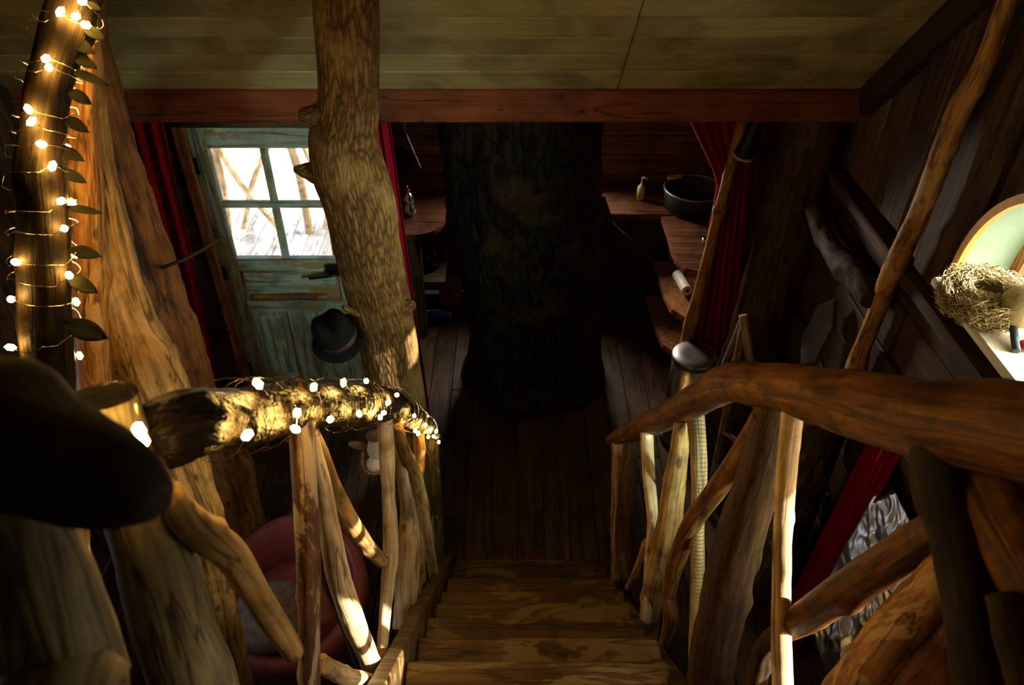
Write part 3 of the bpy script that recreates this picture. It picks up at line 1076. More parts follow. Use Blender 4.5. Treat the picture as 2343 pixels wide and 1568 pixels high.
# posts at the string of lights
pA = thing('brown_post', 'tall dark brown cracked log post next to the red curtain by the door', 'post', (-1.22, 2.3, 0))
aP = y_path([(165, -80, 104), (194, 100, 104), (240, 290, 106), (290, 450, 108), (338, 590, 110), (368, 690, 118), (410, 800, 112), (442, 900, 106), (500, 1060, 130), (560, 1300, 130), (610, 1560, 130)], 2.3)
log('shaft', above(aP), 'log_brownpost', pA, seg=36, rough=0.12, fine=0.06, seed=31, knots=4, flutes=0.02, step=0.02)
a, _ = at_y(375, 612, 2.24)
b, _ = at_y(440, 585, 2.1)
c, _ = at_y(505, 546, 2.0)
log('twig', [(a, 0.007), (b, 0.006), (c, 0.004)], 'log_dark', pA, seg=8, rough=0.15, seed=32, knots=0)
pB = thing('fluted_post', 'pale orange fluted log post lit by the string of lights', 'post', (-1.0, 1.75, 0))
bP = y_path([(165, -60, 90), (186, 140, 92), (196, 300, 96), (214, 420, 100), (240, 560, 116), (275, 700, 128), (325, 830, 150), (372, 930, 140), (410, 1060, 120), (445, 1160, 110), (480, 1290, 90), (510, 1420, 70), (548, 1600, 70), (575, 1760, 70)], 1.62, 1.60)
log('shaft', above(bP), 'log_rungs', pB, seg=36, rough=0.10, fine=0.03, seed=34, knots=4, flutes=0.07, step=0.02)
bQ = y_path([(182, 60, 60), (188, 250, 74), (196, 420, 84), (200, 600, 90), (208, 760, 90), (222, 900, 86), (180, 1240, 60), (200, 1400, 26)], 1.55, 1.6)
bQ = y_path([(200, 90, 56), (190, 250, 70), (196, 420, 84), (202, 600, 92), (208, 760, 92), (220, 900, 86), (240, 1040, 80)], 1.5, 1.52)
log('side_slab', bQ, 'log_orange', pB, seg=24, rough=0.10, seed=35, knots=3, flat=0.35)
sq = y_path([(180, 1080, 50), (184, 1240, 54), (192, 1330, 46), (203, 1400, 12)], 1.3)
log('splinter', sq, 'log_orange', pB, seg=14, rough=0.1, seed=36, knots=1, flat=0.3)

# curved log with the leafy string of lights
Lpx = [(190, -140, 104), (180, -40, 104), (166, 10, 104), (150, 60, 104), (130, 130, 98), (112, 200, 98), (102, 280, 98), (92, 350, 100), (88, 410, 108), (96, 480, 106), (101, 600, 110), (105, 750, 112), (116, 850, 104), (126, 925, 90), (136, 985, 80)]
Lpts = y_path(Lpx, 1.36, 0.98)
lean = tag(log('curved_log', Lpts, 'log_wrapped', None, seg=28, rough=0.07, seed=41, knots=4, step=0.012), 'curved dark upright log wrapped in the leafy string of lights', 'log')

# ================================================================== STAIRCASE
stair = thing('staircase', 'steep worn wooden staircase running down between the log railings', 'staircase', (0.07, 1.5, 0))
SX0, SX1 = -0.28, 0.43
for k in range(9):
    yn = 2.37 - 0.18 * k            # nosing
    zt = 0.2 + 0.18 * k
    dy = random.uniform(-0.008, 0.008)
    tr = box('tread', (SX0 + random.uniform(-0.004, 0.004), yn - 0.24, zt - 0.034), (SX1 + random.uniform(-0.02, 0.02), yn + dy, zt), 'plank_tread', stair, bev=0.009, jitter=0.003)
    box('riser', (SX0 + 0.02, yn - 0.045, zt - 0.18), (SX1 - 0.02, yn - 0.028, zt - 0.034), 'plank_tread', stair)
    if k in (5, 6, 7):
        pass


def stringer(xa, xb, up, nm):
    bm = bmesh.new()
    prof = [(2.50, 0.0), (2.50, 0.10 + up), (0.60, 2.0 + up), (0.60, 1.62), (2.18, 0.0)]
    A = [bm.verts.new((xa - 0.07, p[0] - 1.5, p[1])) for p in prof]
    B = [bm.verts.new((xb - 0.07, p[0] - 1.5, p[1])) for p in prof]
    bm.faces.new(A)
    bm.faces.new(B)
    n = len(prof)
    for i in range(n):
        bm.faces.new((A[i], A[(i + 1) % n], B[(i + 1) % n], B[i]))
    bmesh.ops.bevel(bm, geom=list(bm.edges), offset=0.004, segments=1, affect='EDGES')
    o = from_bm(nm, bm, 'plank_tread', stair)
    return o


stringer(SX0 - 0.045, SX0 - 0.002, 0.03, 'stringer')
stringer(SX1 - 0.03, SX1 + 0.035, -0.10, 'stringer')

# ================================================================== RAILINGS
railL = thing('stair_railing', 'log stair railing wound with warm lights beside the slim tree', 'railing', (-0.35, 1.4, 0.9))
RLpx = [(1014, 1008, 18), (985, 985, 32), (950, 962, 46), (915, 936, 58), (880, 926, 76), (800, 926, 92), (700, 932, 106), (600, 946, 126), (500, 960, 140), (420, 975, 158), (355, 990, 160)]
RL = rail_path(RLpx, -1)
RL[-1] = (EYE + ray(352, 1004) * 0.825, 0.036)
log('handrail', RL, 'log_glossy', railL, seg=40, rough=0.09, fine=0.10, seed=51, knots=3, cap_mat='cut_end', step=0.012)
LB = [
    ([(690, 960, 58), (692, 1010, 60), (698, 1100, 60), (706, 1300, 54), (707, 1450, 50), (709, 1568, 48), (712, 1640, 48)], 'log_purple', 0.02, 0.06),
    ([(712, 985, 28), (722, 1040, 34), (735, 1100, 42), (752, 1200, 48), (775, 1320, 54), (808, 1420, 54), (845, 1510, 46), (866, 1590, 36)], 'log_pale', -0.01, 0.08),
    ([(716, 985, 26), (740, 1050, 34), (765, 1120, 38), (800, 1190, 42), (840, 1250, 38), (878, 1288, 30)], 'log_tan', -0.02, 0.09),
    ([(880, 945, 36), (885, 1050, 36), (889, 1130, 30), (894, 1250, 36), (888, 1330, 32), (880, 1420, 26), (872, 1530, 24), (868, 1600, 22)], 'log_pale', 0.0, 0.08),
    ([(904, 965, 20), (914, 1030, 24), (921, 1090, 28), (934, 1170, 36), (934, 1250, 54), (930, 1350, 56), (925, 1440, 50)], 'log_pale', -0.025, 0.1),
    ([(910, 975, 24), (924, 1030, 30), (945, 1080, 34), (965, 1150, 30), (978, 1230, 26), (993, 1320, 22), (1000, 1350, 20)], 'log_tan', 0.0, 0.1),
    ([(957, 985, 26), (960, 1060, 27), (955, 1110, 22), (962, 1240, 20), (968, 1360, 20)], 'log_orange', -0.02, 0.08),
    ([(985, 985, 34), (990, 1100, 40), (998, 1180, 36), (1004, 1300, 26), (1010, 1350, 24)], 'log_mossy', -0.03, 0.12),
    ([(385, 1120, 60), (420, 1180, 76), (470, 1224, 82), (525, 1266, 80), (562, 1320, 70), (600, 1382, 62), (640, 1442, 58), (672, 1494, 48)], 'log_rungs', 0.01, 0.09),
    ([(735, 1520, 46), (760, 1534, 46), (800, 1550, 38), (860, 1562, 32)], 'log_pale', 0.0, 0.12),
    ([(728, 1180, 40), (760, 1330, 44), (800, 1430, 44), (835, 1530, 40)], 'log_dark', -0.05, 0.1),
]
for i, (p, m, off, rg) in enumerate(LB):
    log('baluster', rail_path(p, -1, off), m, railL, seg=20, rough=rg, seed=60 + i, knots=3, step=0.011)

# newel and landing rail at the head of the stairs
newelL = thing('newel_post', 'thick greenish log post at the lit end of the railing', 'post', (-0.39, 0.5, ZL))
nP = [at_x(p[0], p[1], -0.40) + (p[2],) for p in [(238, 905, 150), (250, 950, 146), (290, 1060, 148), (325, 1190, 160), (350, 1270, 164), (400, 1440, 176), (445, 1568, 186), (490, 1720, 190)]]
nP = [(P, wd * 0.5 / F * t) for P, t, wd in nP]
last = nP[-1][0]
nP.append((Vector((last.x, last.y - 0.01, ZL)), nP[-1][1]))
log('shaft', nP, 'log_grey', newelL, seg=32, rough=0.07, seed=71, knots=3, cap_mat='log_shadow')

landR = thing('landing_railing', 'dark blurred log rail in the near corner below the lights', 'railing', (-0.6, 0.3, ZL))


def zc_path(pts):
    out = []
    for px, py, wd, t in pts:
        out.append((EYE + ray(px, py) * t, wd * 0.5 / F * t))
    return out


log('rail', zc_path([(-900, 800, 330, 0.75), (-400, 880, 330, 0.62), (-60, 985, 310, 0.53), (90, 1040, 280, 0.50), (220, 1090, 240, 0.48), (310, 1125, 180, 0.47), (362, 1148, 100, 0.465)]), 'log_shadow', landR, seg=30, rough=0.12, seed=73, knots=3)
pz = zc_path([(40, 1120, 190, 0.56), (90, 1330, 240, 0.56), (150, 1568, 270, 0.57), (210, 1800, 280, 0.58)])
pz.append((Vector((pz[-1][0].x, pz[-1][0].y - 0.02, ZL)), pz[-1][1]))
log('post', pz, 'log_grey', landR, seg=28, rough=0.07, seed=74, knots=3)

railR = thing('stair_railing', 'unlit rust-brown log stair railing next to the steel bin', 'railing', (0.47, 1.4, 0.9))
RRpx = [(1398, 1008, 24), (1440, 990, 48), (1500, 965, 60), (1570, 930, 70), (1630, 893, 84), (1680, 874, 92), (1740, 880, 102), (1830, 895, 118), (1950, 922, 148), (2060, 948, 172), (2180, 966, 200), (2343, 985, 236), (2560, 1010, 280)]
log('handrail', rail_path(RRpx, 1), 'log_rust', railR, seg=32, rough=0.08, seed=81, knots=5, step=0.012)
RB = [
    ([(1412, 1005, 26), (1413, 1080, 27), (1411, 1180, 26), (1410, 1260, 24), (1408, 1330, 22)], 'log_tan', 0.0, 0.08),
    ([(1446, 995, 32), (1438, 1080, 42), (1432, 1180, 46), (1430, 1260, 44), (1440, 1330, 34)], 'log_dark', 0.02, 0.12),
    ([(1422, 1110, 16), (1418, 1180, 18), (1420, 1240, 14)], 'log_tan', 0.02, 0.1),
    ([(1480, 990, 30), (1483, 1060, 29), (1490, 1140, 28), (1493, 1200, 25), (1487, 1290, 26), (1480, 1420, 24)], 'log_pale', -0.02, 0.07),
    ([(1480, 1240, 20), (1460, 1300, 20), (1438, 1345, 16)], 'log_tan', 0.0, 0.1),
    ([(1562, 950, 32), (1552, 1040, 44), (1540, 1130, 54), (1528, 1220, 58), (1505, 1310, 56), (1490, 1390, 48), (1482, 1460, 42)], 'log_tan', 0.0, 0.1),
    ([(1548, 1020, 20), (1528, 1110, 30), (1512, 1190, 24), (1504, 1260, 18)], 'log_mossy', 0.03, 0.12),
    ([(1590, 950, 42), (1596, 1010, 40), (1600, 1090, 38), (1597, 1200, 30), (1596, 1350, 32), (1592, 1500, 34), (1590, 1620, 34)], 'log_rungs_far', 0.02, 0.06),
    ([(1745, 950, 50), (1690, 1048, 50), (1640, 1120, 48), (1582, 1200, 44), (1546, 1290, 40), (1530, 1360, 32), (1534, 1420, 34), (1518, 1480, 24)], 'log_rust', 0.0, 0.07),
    ([(1775, 920, 76), (1765, 960, 84), (1745, 1050, 96), (1715, 1160, 106), (1680, 1270, 106), (1655, 1380, 106), (1635, 1480, 106), (1615, 1620, 106)], 'log_dark', 0.02, 0.06),
    ([(1815, 930, 50), (1806, 1010, 50), (1796, 1120, 46), (1790, 1230, 42), (1788, 1330, 42), (1787, 1430, 45), (1791, 1568, 48), (1794, 1650, 48)], 'log_pale', -0.01, 0.05),
    ([(1800, 1438, 60), (1850, 1410, 76), (1920, 1362, 86), (2010, 1302, 90), (2110, 1236, 96), (2190, 1190, 100)], 'log_rust', 0.02, 0.06),
    ([(1720, 1600, 50), (1735, 1530, 50), (1752, 1478, 44), (1800, 1430, 42)], 'log_dark', 0.03, 0.1),
    ([(1930, 1660, 150), (1985, 1568, 150), (2052, 1478, 150), (2118, 1392, 140), (2190, 1290, 110)], 'log_orange', 0.03, 0.07),
    ([(2040, 1660, 200), (2120, 1540, 190), (2200, 1420, 180), (2300, 1290, 150)], 'log_rust', 0.07, 0.08),
    ([(2150, 1020, 120), (2172, 1130, 120), (2196, 1240, 124), (2226, 1380, 130), (2262, 1568, 150), (2290, 1700, 150)], 'log_shadow', -0.02, 0.06),
    ([(2210, 1000, 180), (2270, 1100, 190), (2330, 1220, 200), (2420, 1380, 200)], 'log_rust', 0.03, 0.1),
    ([(2290, 1360, 70), (2330, 1480, 90), (2370, 1620, 100)], 'log_shadow', -0.03, 0.08),
    ([(2310, 1500, 80), (2360, 1440, 90), (2440, 1380, 90)], 'log_pale', 0.02, 0.08),
]
for i, (p, m, off, rg) in enumerate(RB):
    log('baluster', rail_path(p, 1, off), m, railR, seg=20, rough=rg, seed=90 + i, knots=3, step=0.011)

# ================================================================== LIGHT STRINGS
ICO = bpy.data.meshes.new('bulb')
bm = bmesh.new()
bmesh.ops.create_icosphere(bm, subdivisions=1, radius=0.006)
for v in bm.verts:
    v.co.z *= 1.5
bm.to_mesh(ICO)
bm.free()
ICO.materials.append(MATS['led'])
ICO.polygons.foreach_set('use_smooth', [True] * len(ICO.polygons))


def light_string(root, spine, pixels, clear=0.012, turns=1):
    """bulbs sit on the log where the photograph shows them; the wire winds once round the log from bulb to bulb"""
    rs = resample(spine, 0.01)
    fr = frames(rs)
    found = []
    for px, py in pixels:
        r = ray(px, py).normalized()
        best = None
        t = 0.3
        while t < 4.5:
            q = EYE + r * t
            dd, i = min(((q - p).length - rad * 1.10 - clear, i) for i, (p, rad) in enumerate(rs))
            if best is None or dd < best[0]:
                best = (dd, i, q)
            if dd <= 0.0:
                best = (dd, i, q)
                break
            t += max(0.003, dd * 0.8)
        dd, i, q = best
        p, rad = rs[i]
        if dd > 0.012:
            q = p + (q - p).normalized() * (rad * 1.10 + clear + 0.012)
        found.append((i, q))
    found.sort(key=lambda f: f[0])
    pts = []
    prev = None
    for i, q in found:
        o = bpy.data.objects.new('bulb', ICO)
        COL.objects.link(o)
        o.parent = root
        o.location = q - Vector(root.location)
        o.rotation_euler = (random.uniform(0, 3), random.uniform(0, 3), 0)
        t, a, b = fr[i]
        v = q - rs[i][0]
        th = math.atan2(v.dot(b), v.dot(a))
        if prev is not None:
            i0, th0, r0 = prev
            dth = (th - th0) % (2 * PI)
            if abs(i - i0) > 2:
                dth += 0 if dth > 2.0 else 2 * PI
            n = max(4, int(abs(dth) / 0.35))
            for k in range(1, n):
                f = k / n
                j = i0 + (i - i0) * f
                ji = min(len(rs) - 1, int(j))
                tt, aa, bb = fr[ji]
                ang = th0 + dth * f
                pts.append(rs[ji][0] + (aa * math.cos(ang) + bb * math.sin(ang)) * (rs[ji][1] * 1.14 + clear * 0.6))
        pts.append(q)
        prev = (i, th, v.length)
    tube('wire', pts, 0.0007, 'copper_wire', root, seg=5, step=0.012)


fl1 = thing('fairy_lights', 'string of warm fairy lights coiled around the stair handrail', 'lights', RL[5][0])
light_string(fl1, RL, [(590, 878), (718, 886), (786, 876), (838, 872), (680, 945), (566, 996), (676, 982), (756, 960), (822, 947), (888, 922), (878, 945), (870, 955),
                       (911, 988), (918, 980), (948, 952), (950, 986), (957, 992), (973, 973), (985, 984), (998, 987), (992, 999), (1004, 1012), (980, 1000), (908, 904)])
Lw = list(reversed(Lpts))
fl2 = thing('fairy_lights', 'leafy string of warm fairy lights wrapped around the curved upright log', 'lights', Lpts[7][0])
light_string(fl2, Lw, [(188, 3), (138, 27), (174, 37), (196, 57), (105, 134), (112, 155), (65, 250), (72, 278), (95, 330), (120, 380), (140, 460), (147, 523), (158, 630), (37, 600), (25, 685), (24, 795), (150, -60), (210, -90)])
# extra unseen bulbs added behind the curved log to brighten the fluted post
for k in range(22):
    f = 0.06 + 0.038 * k
    lw_ = resample(Lw, 0.01)
    p, rad = lw_[int(f * (len(lw_) - 1))]
    o = bpy.data.objects.new('bulb', ICO)
    COL.objects.link(o)
    o.parent = fl2
    o.location = p + Vector((-0.25 + 0.45 * (k % 3), 0.9, 0.0)).normalized() * (rad * 1.15 + 0.008) - Vector(fl2.location)
# the tail of that string hanging over the newel post
for px, py in ((318, 984), (327, 1008)):
    o = bpy.data.objects.new('bulb', ICO)
    COL.objects.link(o)
    o.parent = fl2
    P, t = at_x(px, py, -0.338)
    o.location = P - Vector(fl2.location)
tw = [at_y(128, 960, 0.96)[0], at_x(230, 965, -0.39)[0] + Vector((0.03, 0, 0.05)), at_x(318, 978, -0.352)[0], at_x(327, 1008, -0.352)[0], at_x(322, 1060, -0.36)[0]]
tube('wire', tw, 0.0007, 'copper_wire', fl2, seg=5)


def leaf_mesh(name, base, tip, wd, parent, mat, curl=0.3, nrm=None):
    ax = tip - base
    n = (nrm or Vector((0.1, -0.75, 0.65))).normalized()
    sd = ax.cross(n).normalized()
    n = sd.cross(ax).normalized()
    bm = bmesh.new()
    rows = []
    for k in range(9):
        u = k / 8
        wv = wd * math.sin(PI * min(1, u * 0.97 + 0.03)) ** 0.8
        row = []
        for s in (-1, -0.5, 0, 0.5, 1):
            row.append(bm.verts.new(ax * u + sd * (s * wv / 2) + n * (curl * wd * (abs(s) * 0.35 - 1.2 * u * u))))
        rows.append(row)
    for k in range(8):
        for q in range(4):
            bm.faces.new((rows[k][q], rows[k][q + 1], rows[k + 1][q + 1], rows[k + 1][q]))
    o = from_bm(name, bm, mat, None, True)
    o.location = base
    o.modifiers.new('thickness', 'SOLIDIFY').thickness = 0.0012
    keep(o, parent)
    return o


for i, (ax, ay, bx, by, wd) in enumerate([(196, 6, 230, 20, 14), (190, 62, 238, 86, 22), (165, 92, 214, 120, 24), (166, 126, 218, 152, 22), (160, 160, 246, 192, 18), (152, 205, 208, 236, 24), (142, 268, 202, 300, 24),
                                          (122, 334, 192, 366, 24), (134, 388, 196, 416, 22), (148, 474, 233, 486, 16), (158, 572, 228, 584, 26), (154, 636, 222, 668, 28), (146, 738, 243, 772, 40)]):
    # depth of the log at this height
    yy = 1.36 + (0.98 - 1.36) * max(0, min(1, (ay + 140) / 1125))
    A, ta = at_y(ax, ay, yy - 0.02)
    B, tb = at_y(bx, by, yy - 0.03)
    leaf_mesh('leaf', A, B, wd * 1.25 / F * ta, fl2, 'leaf_green', nrm=Vector((0.05 * (i % 3), -0.55, 0.8)))

# ================================================================== HAT AND HEAD ON THE SLIM TREE
hc, ht = at_y(776, 772, 2.38)
hat = thing('felt_hat', 'black felt hat with brown band hanging from a peg on the slim tree', 'hat', hc)


def brim_fn(co):
    r = math.hypot(co.x, co.y)
    if r > 0.075:
        co.z += 0.015 * ((r - 0.075) / 0.036) * (math.cos(2 * math.atan2(co.y, co.x)) * 0.9)
    return co


def crown_fn(co):
    if co.z > 0.085:
        co.z -= 0.028 * math.exp(-(co.x / 0.028) ** 2) * min(1, (co.z - 0.085) / 0.03)
    return co


hrot = (0.22, -0.38, 0.4)
lathe('brim', [(0.072, 0.004), (0.09, 0.004), (0.108, 0.0), (0.111, -0.003), (0.108, -0.006), (0.09, -0.003), (0.072, -0.003)], 'black_felt', hc, hat, 40, hrot, fn=brim_fn)
lathe('crown', [(0.076, 0.0), (0.075, 0.03), (0.073, 0.07), (0.069, 0.10), (0.058, 0.120), (0.035, 0.128), (0, 0.129)], 'black_felt', hc, hat, 40, hrot, fn=crown_fn)
lathe('band', [(0.0775, 0.004), (0.0772, 0.028), (0.076, 0.029), (0.076, 0.004)], 'hat_band', hc, hat, 40, hrot)

mc, mt = at_y(866, 1030, 2.22)
mask = thing('toy_animal_head', 'white and brown plush animal head hung low behind the pale baluster', 'plush toy', mc)
blob('head', mc, (0.045, 0.04, 0.065), 'plush_white', mask, seed=3, amp=0.15)
blob('muzzle', mc + Vector((-0.015, -0.035, -0.045)), (0.033, 0.035, 0.03), 'plush_white', mask, seed=5)
blob('ear', mc + Vector((-0.075, 0.0, 0.025)), (0.045, 0.012, 0.022), 'plush_brown', mask, rot=(0, 0.3, 0), seed=6)
blob('ear', mc + Vector((0.075, 0.0, 0.025)), (0.045, 0.012, 0.022), 'plush_brown', mask, rot=(0, -0.3, 0), seed=7)
blob('tuft', mc + Vector((-0.01, 0.01, 0.07)), (0.035, 0.03, 0.022), 'plush_brown', mask, seed=8)
tube('strap', [mc + Vector((-0.06, -0.01, 0.0)), mc + Vector((-0.065, -0.03, -0.05)), mc + Vector((-0.03, -0.05, -0.085)), mc + Vector((0.03, -0.03, -0.09))], 0.006, 'trim_orange', mask, seg=8)

# ================================================================== CURTAINS
c1 = sheet('curtain', ((-2.03, 3.60, 2.155), (-1.66, 3.60, 2.155)), ((-2.0, 3.58, 0.05), (-1.80, 3.58, 0.05)), 'red_cloth', folds=5, depth=0.022, seed=1)
tag(c1, 'red curtain hanging beside the hinge edge of the pale green door', 'curtain', 'red curtains')
c2 = sheet('curtain', ((-0.70, 3.52, 2.155), (-0.575, 3.52, 2.155)), ((-0.61, 3.50, 0.05), (-0.50, 3.50, 0.05)), 'red_velvet', folds=3, depth=0.02, seed=2)
tag(c2, 'narrow crimson curtain strip hanging just behind the slim tree', 'curtain', 'red curtains')
c3 = sheet('curtain', ((0.72, 3.66, 2.155), (1.14, 3.66, 2.155)), ((1.05, 3.66, 0.10), (1.40, 3.66, 0.10)), 'red_cloth', folds=6, depth=0.022, seed=3, waist=(0.27, (1.05, 3.65, 1.60), (1.21, 3.65, 1.60)))
tag(c3, 'dark red curtain gathered to one side above the steel bin', 'curtain', 'red curtains')
c4 = sheet('curtain', ((1.385, 2.12, 1.45), (1.385, 1.95, 1.45)), ((1.31, 2.15, 0.03), (1.31, 1.97, 0.03)), 'red_velvet', folds=4, depth=0.016, seed=4)
tag(c4, 'red curtain falling in front of the crumpled silver foil', 'curtain', 'red curtains')

# ================================================================== KITCHEN, RIGHT OF THE OAK
pl = [(Vector((0.975 + 0.06 * z_, 3.57, z_)), r_ * 1.0) for z_, r_ in ((0, 0.040), (0.4, 0.036), (0.62, 0.034), (0.80, 0.046), (0.92, 0.032), (1.2, 0.028), (1.42, 0.027), (1.48, 0.036), (1.55, 0.026), (2.155, 0.026))]
tag(log('door_pole', pl, 'log_orange', None, seg=18, rough=0.1, seed=131, knots=3), 'thin orange log pole standing at the edge of the gathered curtain', 'pole')

counter = thing('kitchen_counter', 'long wooden worktop with dark cupboard front along the far kitchen wall', 'counter', (1.0, 4.75, 0))
box('worktop', (0.50, 4.57, 0.86), (1.66, 5.0, 0.90), 'worktop', counter, bev=0.006)
for k in range(4):
    xa = 0.52 + k * 0.28
    d_ = box('door', (xa + 0.004, 4.63, 0.08), (xa + 0.272, 4.65, 0.84), 'dark_paint', counter, bev=0.004)
    lathe('knob', [(0, 0.02), (0.012, 0.016), (0.012, 0.006), (0.006, 0.0)], 'black_iron', (xa + 0.24, 4.628, 0.6), d_, 12, (PI / 2, 0, 0))
box('carcass', (0.51, 4.65, 0.0), (1.66, 5.0, 0.86), 'dark_paint', counter)

# peninsula slab with waney rounded end and shelves under it
pen = thing('side_counter', 'wooden counter slab with rounded end beside the thin log pole', 'counter', (1.2, 4.2, 0))
bm = bmesh.new()
outl = [(0.98, 4.57), (0.99, 4.35), (0.985, 4.15), (0.995, 4.02), (1.03, 3.93), (1.10, 3.89), (1.20, 3.87), (1.35, 3.87), (1.62, 3.88), (1.62, 4.57)]
A = [bm.verts.new((p[0] - 1.2, p[1] - 4.2, 0.89)) for p in outl]
B = [bm.verts.new((p[0] - 1.2, p[1] - 4.2, 0.845)) for p in outl]
bm.faces.new(A)
bm.faces.new(B)
for i in range(len(outl)):
    j = (i + 1) % len(outl)
    bm.faces.new((A[i], A[j], B[j], B[i]))
bmesh.ops.bevel(bm, geom=list(bm.edges), offset=0.006, segments=2, affect='EDGES')
from_bm('slab', bm, 'worktop', pen)
for zz, xx in ((0.58, 0.96), (0.30, 0.94)):
    bm = bmesh.new()
    ol = [(xx, 4.5), (xx + 0.01, 4.1), (xx + 0.03, 3.95), (xx + 0.10, 3.86), (1.6, 3.86), (1.6, 4.5)]
    A = [bm.verts.new((p[0] - 1.2, p[1] - 4.2, zz)) for p in ol]
    B = [bm.verts.new((p[0] - 1.2, p[1] - 4.2, zz - 0.04)) for p in ol]
    bm.faces.new(A)
    bm.faces.new(B)
    for i in range(len(ol)):
        j = (i + 1) % len(ol)
        bm.faces.new((A[i], A[j], B[j], B[i]))
    from_bm('shelf', bm, 'trim_orange', pen)
for xx, yy in ((1.05, 4.45), (1.55, 3.95), (1.55, 4.45)):
    box('leg', (xx, yy, 0), (xx + 0.05, yy + 0.05, 0.85), 'plank_wall_up', pen, bev=0.004)

tc, tt_ = at_z(1585, 452, 0.97)
tub = thing('wash_tub', 'dark round metal wash tub standing on the kitchen worktop', 'tub', (tc.x, tc.y, 0.905))
lathe('bowl', [(0, 0.012), (0.165, 0.012), (0.185, 0.13), (0.192, 0.135), (0.197, 0.13), (0.180, 0.0), (0, 0)], 'dark_tub', (tc.x, tc.y, 0.905), tub, 48)
for k in range(48):
    pass
tube('rim', [(tc.x + 0.194 * math.cos(a), tc.y + 0.194 * math.sin(a), 0.905 + 0.135) for a in [2 * PI * k / 40 for k in range(41)]], 0.006, 'steel_brushed', tub, seg=8, step=0.03)
yc, _ = at_z(1544, 405, 1.06)
yl = box('sponge', (yc.x - 0.05, yc.y - 0.02, 1.045), (yc.x + 0.05, yc.y + 0.02, 1.07), 'yellow_cloth', None, bev=0.008, rot=(0, -0.15, 0.12))
tag(yl, 'yellow sponge lying across the far rim of the wash tub', 'sponge')

sc_, _ = at_z(1465, 455, 0.905)
soap = thing('soap_dispenser', 'small pump soap bottle with yellow-green label on the worktop', 'bottle', sc_)
lathe('bottle', [(0, 0), (0.024, 0), (0.026, 0.01), (0.026, 0.085), (0.018, 0.10), (0.009, 0.105), (0.009, 0.115), (0, 0.115)], 'white_plastic', sc_, soap, 20)
bm = bmesh.new()
for k in range(9):
    a = PI * 0.75 + PI * 0.62 * k / 8
    for zz in (0.012, 0.082):
        bm.verts.new((0.0272 * math.cos(a), 0.0272 * math.sin(a), zz))
bm.verts.ensure_lookup_table()
for k in range(8):
    bm.faces.new((bm.verts[2 * k], bm.verts[2 * k + 2], bm.verts[2 * k + 3], bm.verts[2 * k + 1]))
o = from_bm('soap_label', bm, 'soap_label', None, True)
o.modifiers.new('thickness', 'SOLIDIFY').thickness = 0.001
o.location = sc_
keep(o, soap)
tube('pump', [sc_ + Vector((0, 0, 0.11)), sc_ + Vector((0, 0, 0.15)), sc_ + Vector((0.01, -0.005, 0.158)), sc_ + Vector((0.035, -0.01, 0.150))], 0.006, 'white_plastic', soap, seg=8)

gc, _ = at_z(1614, 555, 0.91)
tag(lathe('small_glass', [(0, 0.004), (0.016, 0.004), (0.02, 0.05), (0.022, 0.05), (0.018, 0), (0, 0)], 'steel', (gc.x, gc.y, 0.892), None, 20), 'tiny shiny cup on the counter slab by the log pole', 'cup')

rc, _ = at_z(1562, 640, 0.64)
rl = thing('paper_roll', 'white paper roll lying on the shelf below the counter slab', 'roll', (rc.x, rc.y, 0.62))
lathe('roll', [(0.012, -0.11), (0.034, -0.11), (0.034, 0.11), (0.012, 0.11), (0.012, -0.11)], 'white_plastic', (rc.x, rc.y, 0.617), rl, 24, (PI / 2 - 0.1, 0, 0.1), smooth=False)
lathe('core', [(0.011, -0.118), (0.011, 0.118)], 'cardboard', (rc.x, rc.y, 0.617), rl, 16, (PI / 2 - 0.1, 0, 0.1))
kt, _ = at_z(1528, 590, 0.60)
tag(lathe('steel_flask', [(0, -0.07), (0.016, -0.07), (0.018, -0.06), (0.018, 0.05), (0.010, 0.065), (0.010, 0.08), (0, 0.08)], 'steel', (kt.x + 0.02, kt.y, 0.6), None, 20, (PI / 2, 0, 0.15)), 'slim steel flask lying on the shelf behind the paper roll', 'flask')

kc, _ = at_z(1528, 760, 0.0)
pot = thing('red_canister', 'red enamel canister on the kitchen floor under the counter slab', 'canister', (kc.x + 0.02, kc.y + 0.02, 0))
lathe('body', [(0, 0), (0.10, 0), (0.112, 0.02), (0.114, 0.16), (0.10, 0.20), (0.06, 0.235), (0.03, 0.25), (0, 0.252)], 'red_enamel', (kc.x + 0.02, kc.y + 0.02, 0.0), pot, 36)
lathe('knob', [(0, 0.03), (0.012, 0.025), (0.012, 0.008), (0.006, 0)], 'silver', (kc.x + 0.02, kc.y + 0.02, 0.252), pot, 14)

# steel pedal bin
lc_, lt_ = at_z(1590, 812, 0.66)
bn = thing('pedal_bin', 'tall shiny steel bin with flat round lid below the gathered curtain', 'bin', (lc_.x, lc_.y, 0))
lathe('body', [(0, 0), (0.118, 0), (0.120, 0.01), (0.120, 0.625), (0.117, 0.625), (0, 0.62)], 'steel', (lc_.x, lc_.y, 0), bn, 48, fn=None)
lathe('lid', [(0.122, 0), (0.126, 0.004), (0.126, 0.03), (0.12, 0.038), (0.06, 0.041), (0, 0.042)], 'steel_brushed', (lc_.x, lc_.y, 0.625), bn, 48)
lathe('base_ring', [(0.121, 0), (0.124, 0), (0.124, 0.035), (0.121, 0.037)], 'black_rubber', (lc_.x, lc_.y, 0), bn, 48)
box('pedal', (lc_.x - 0.025, lc_.y - 0.16, 0.012), (lc_.x + 0.025, lc_.y - 0.11, 0.022), 'steel', bn, bev=0.003)

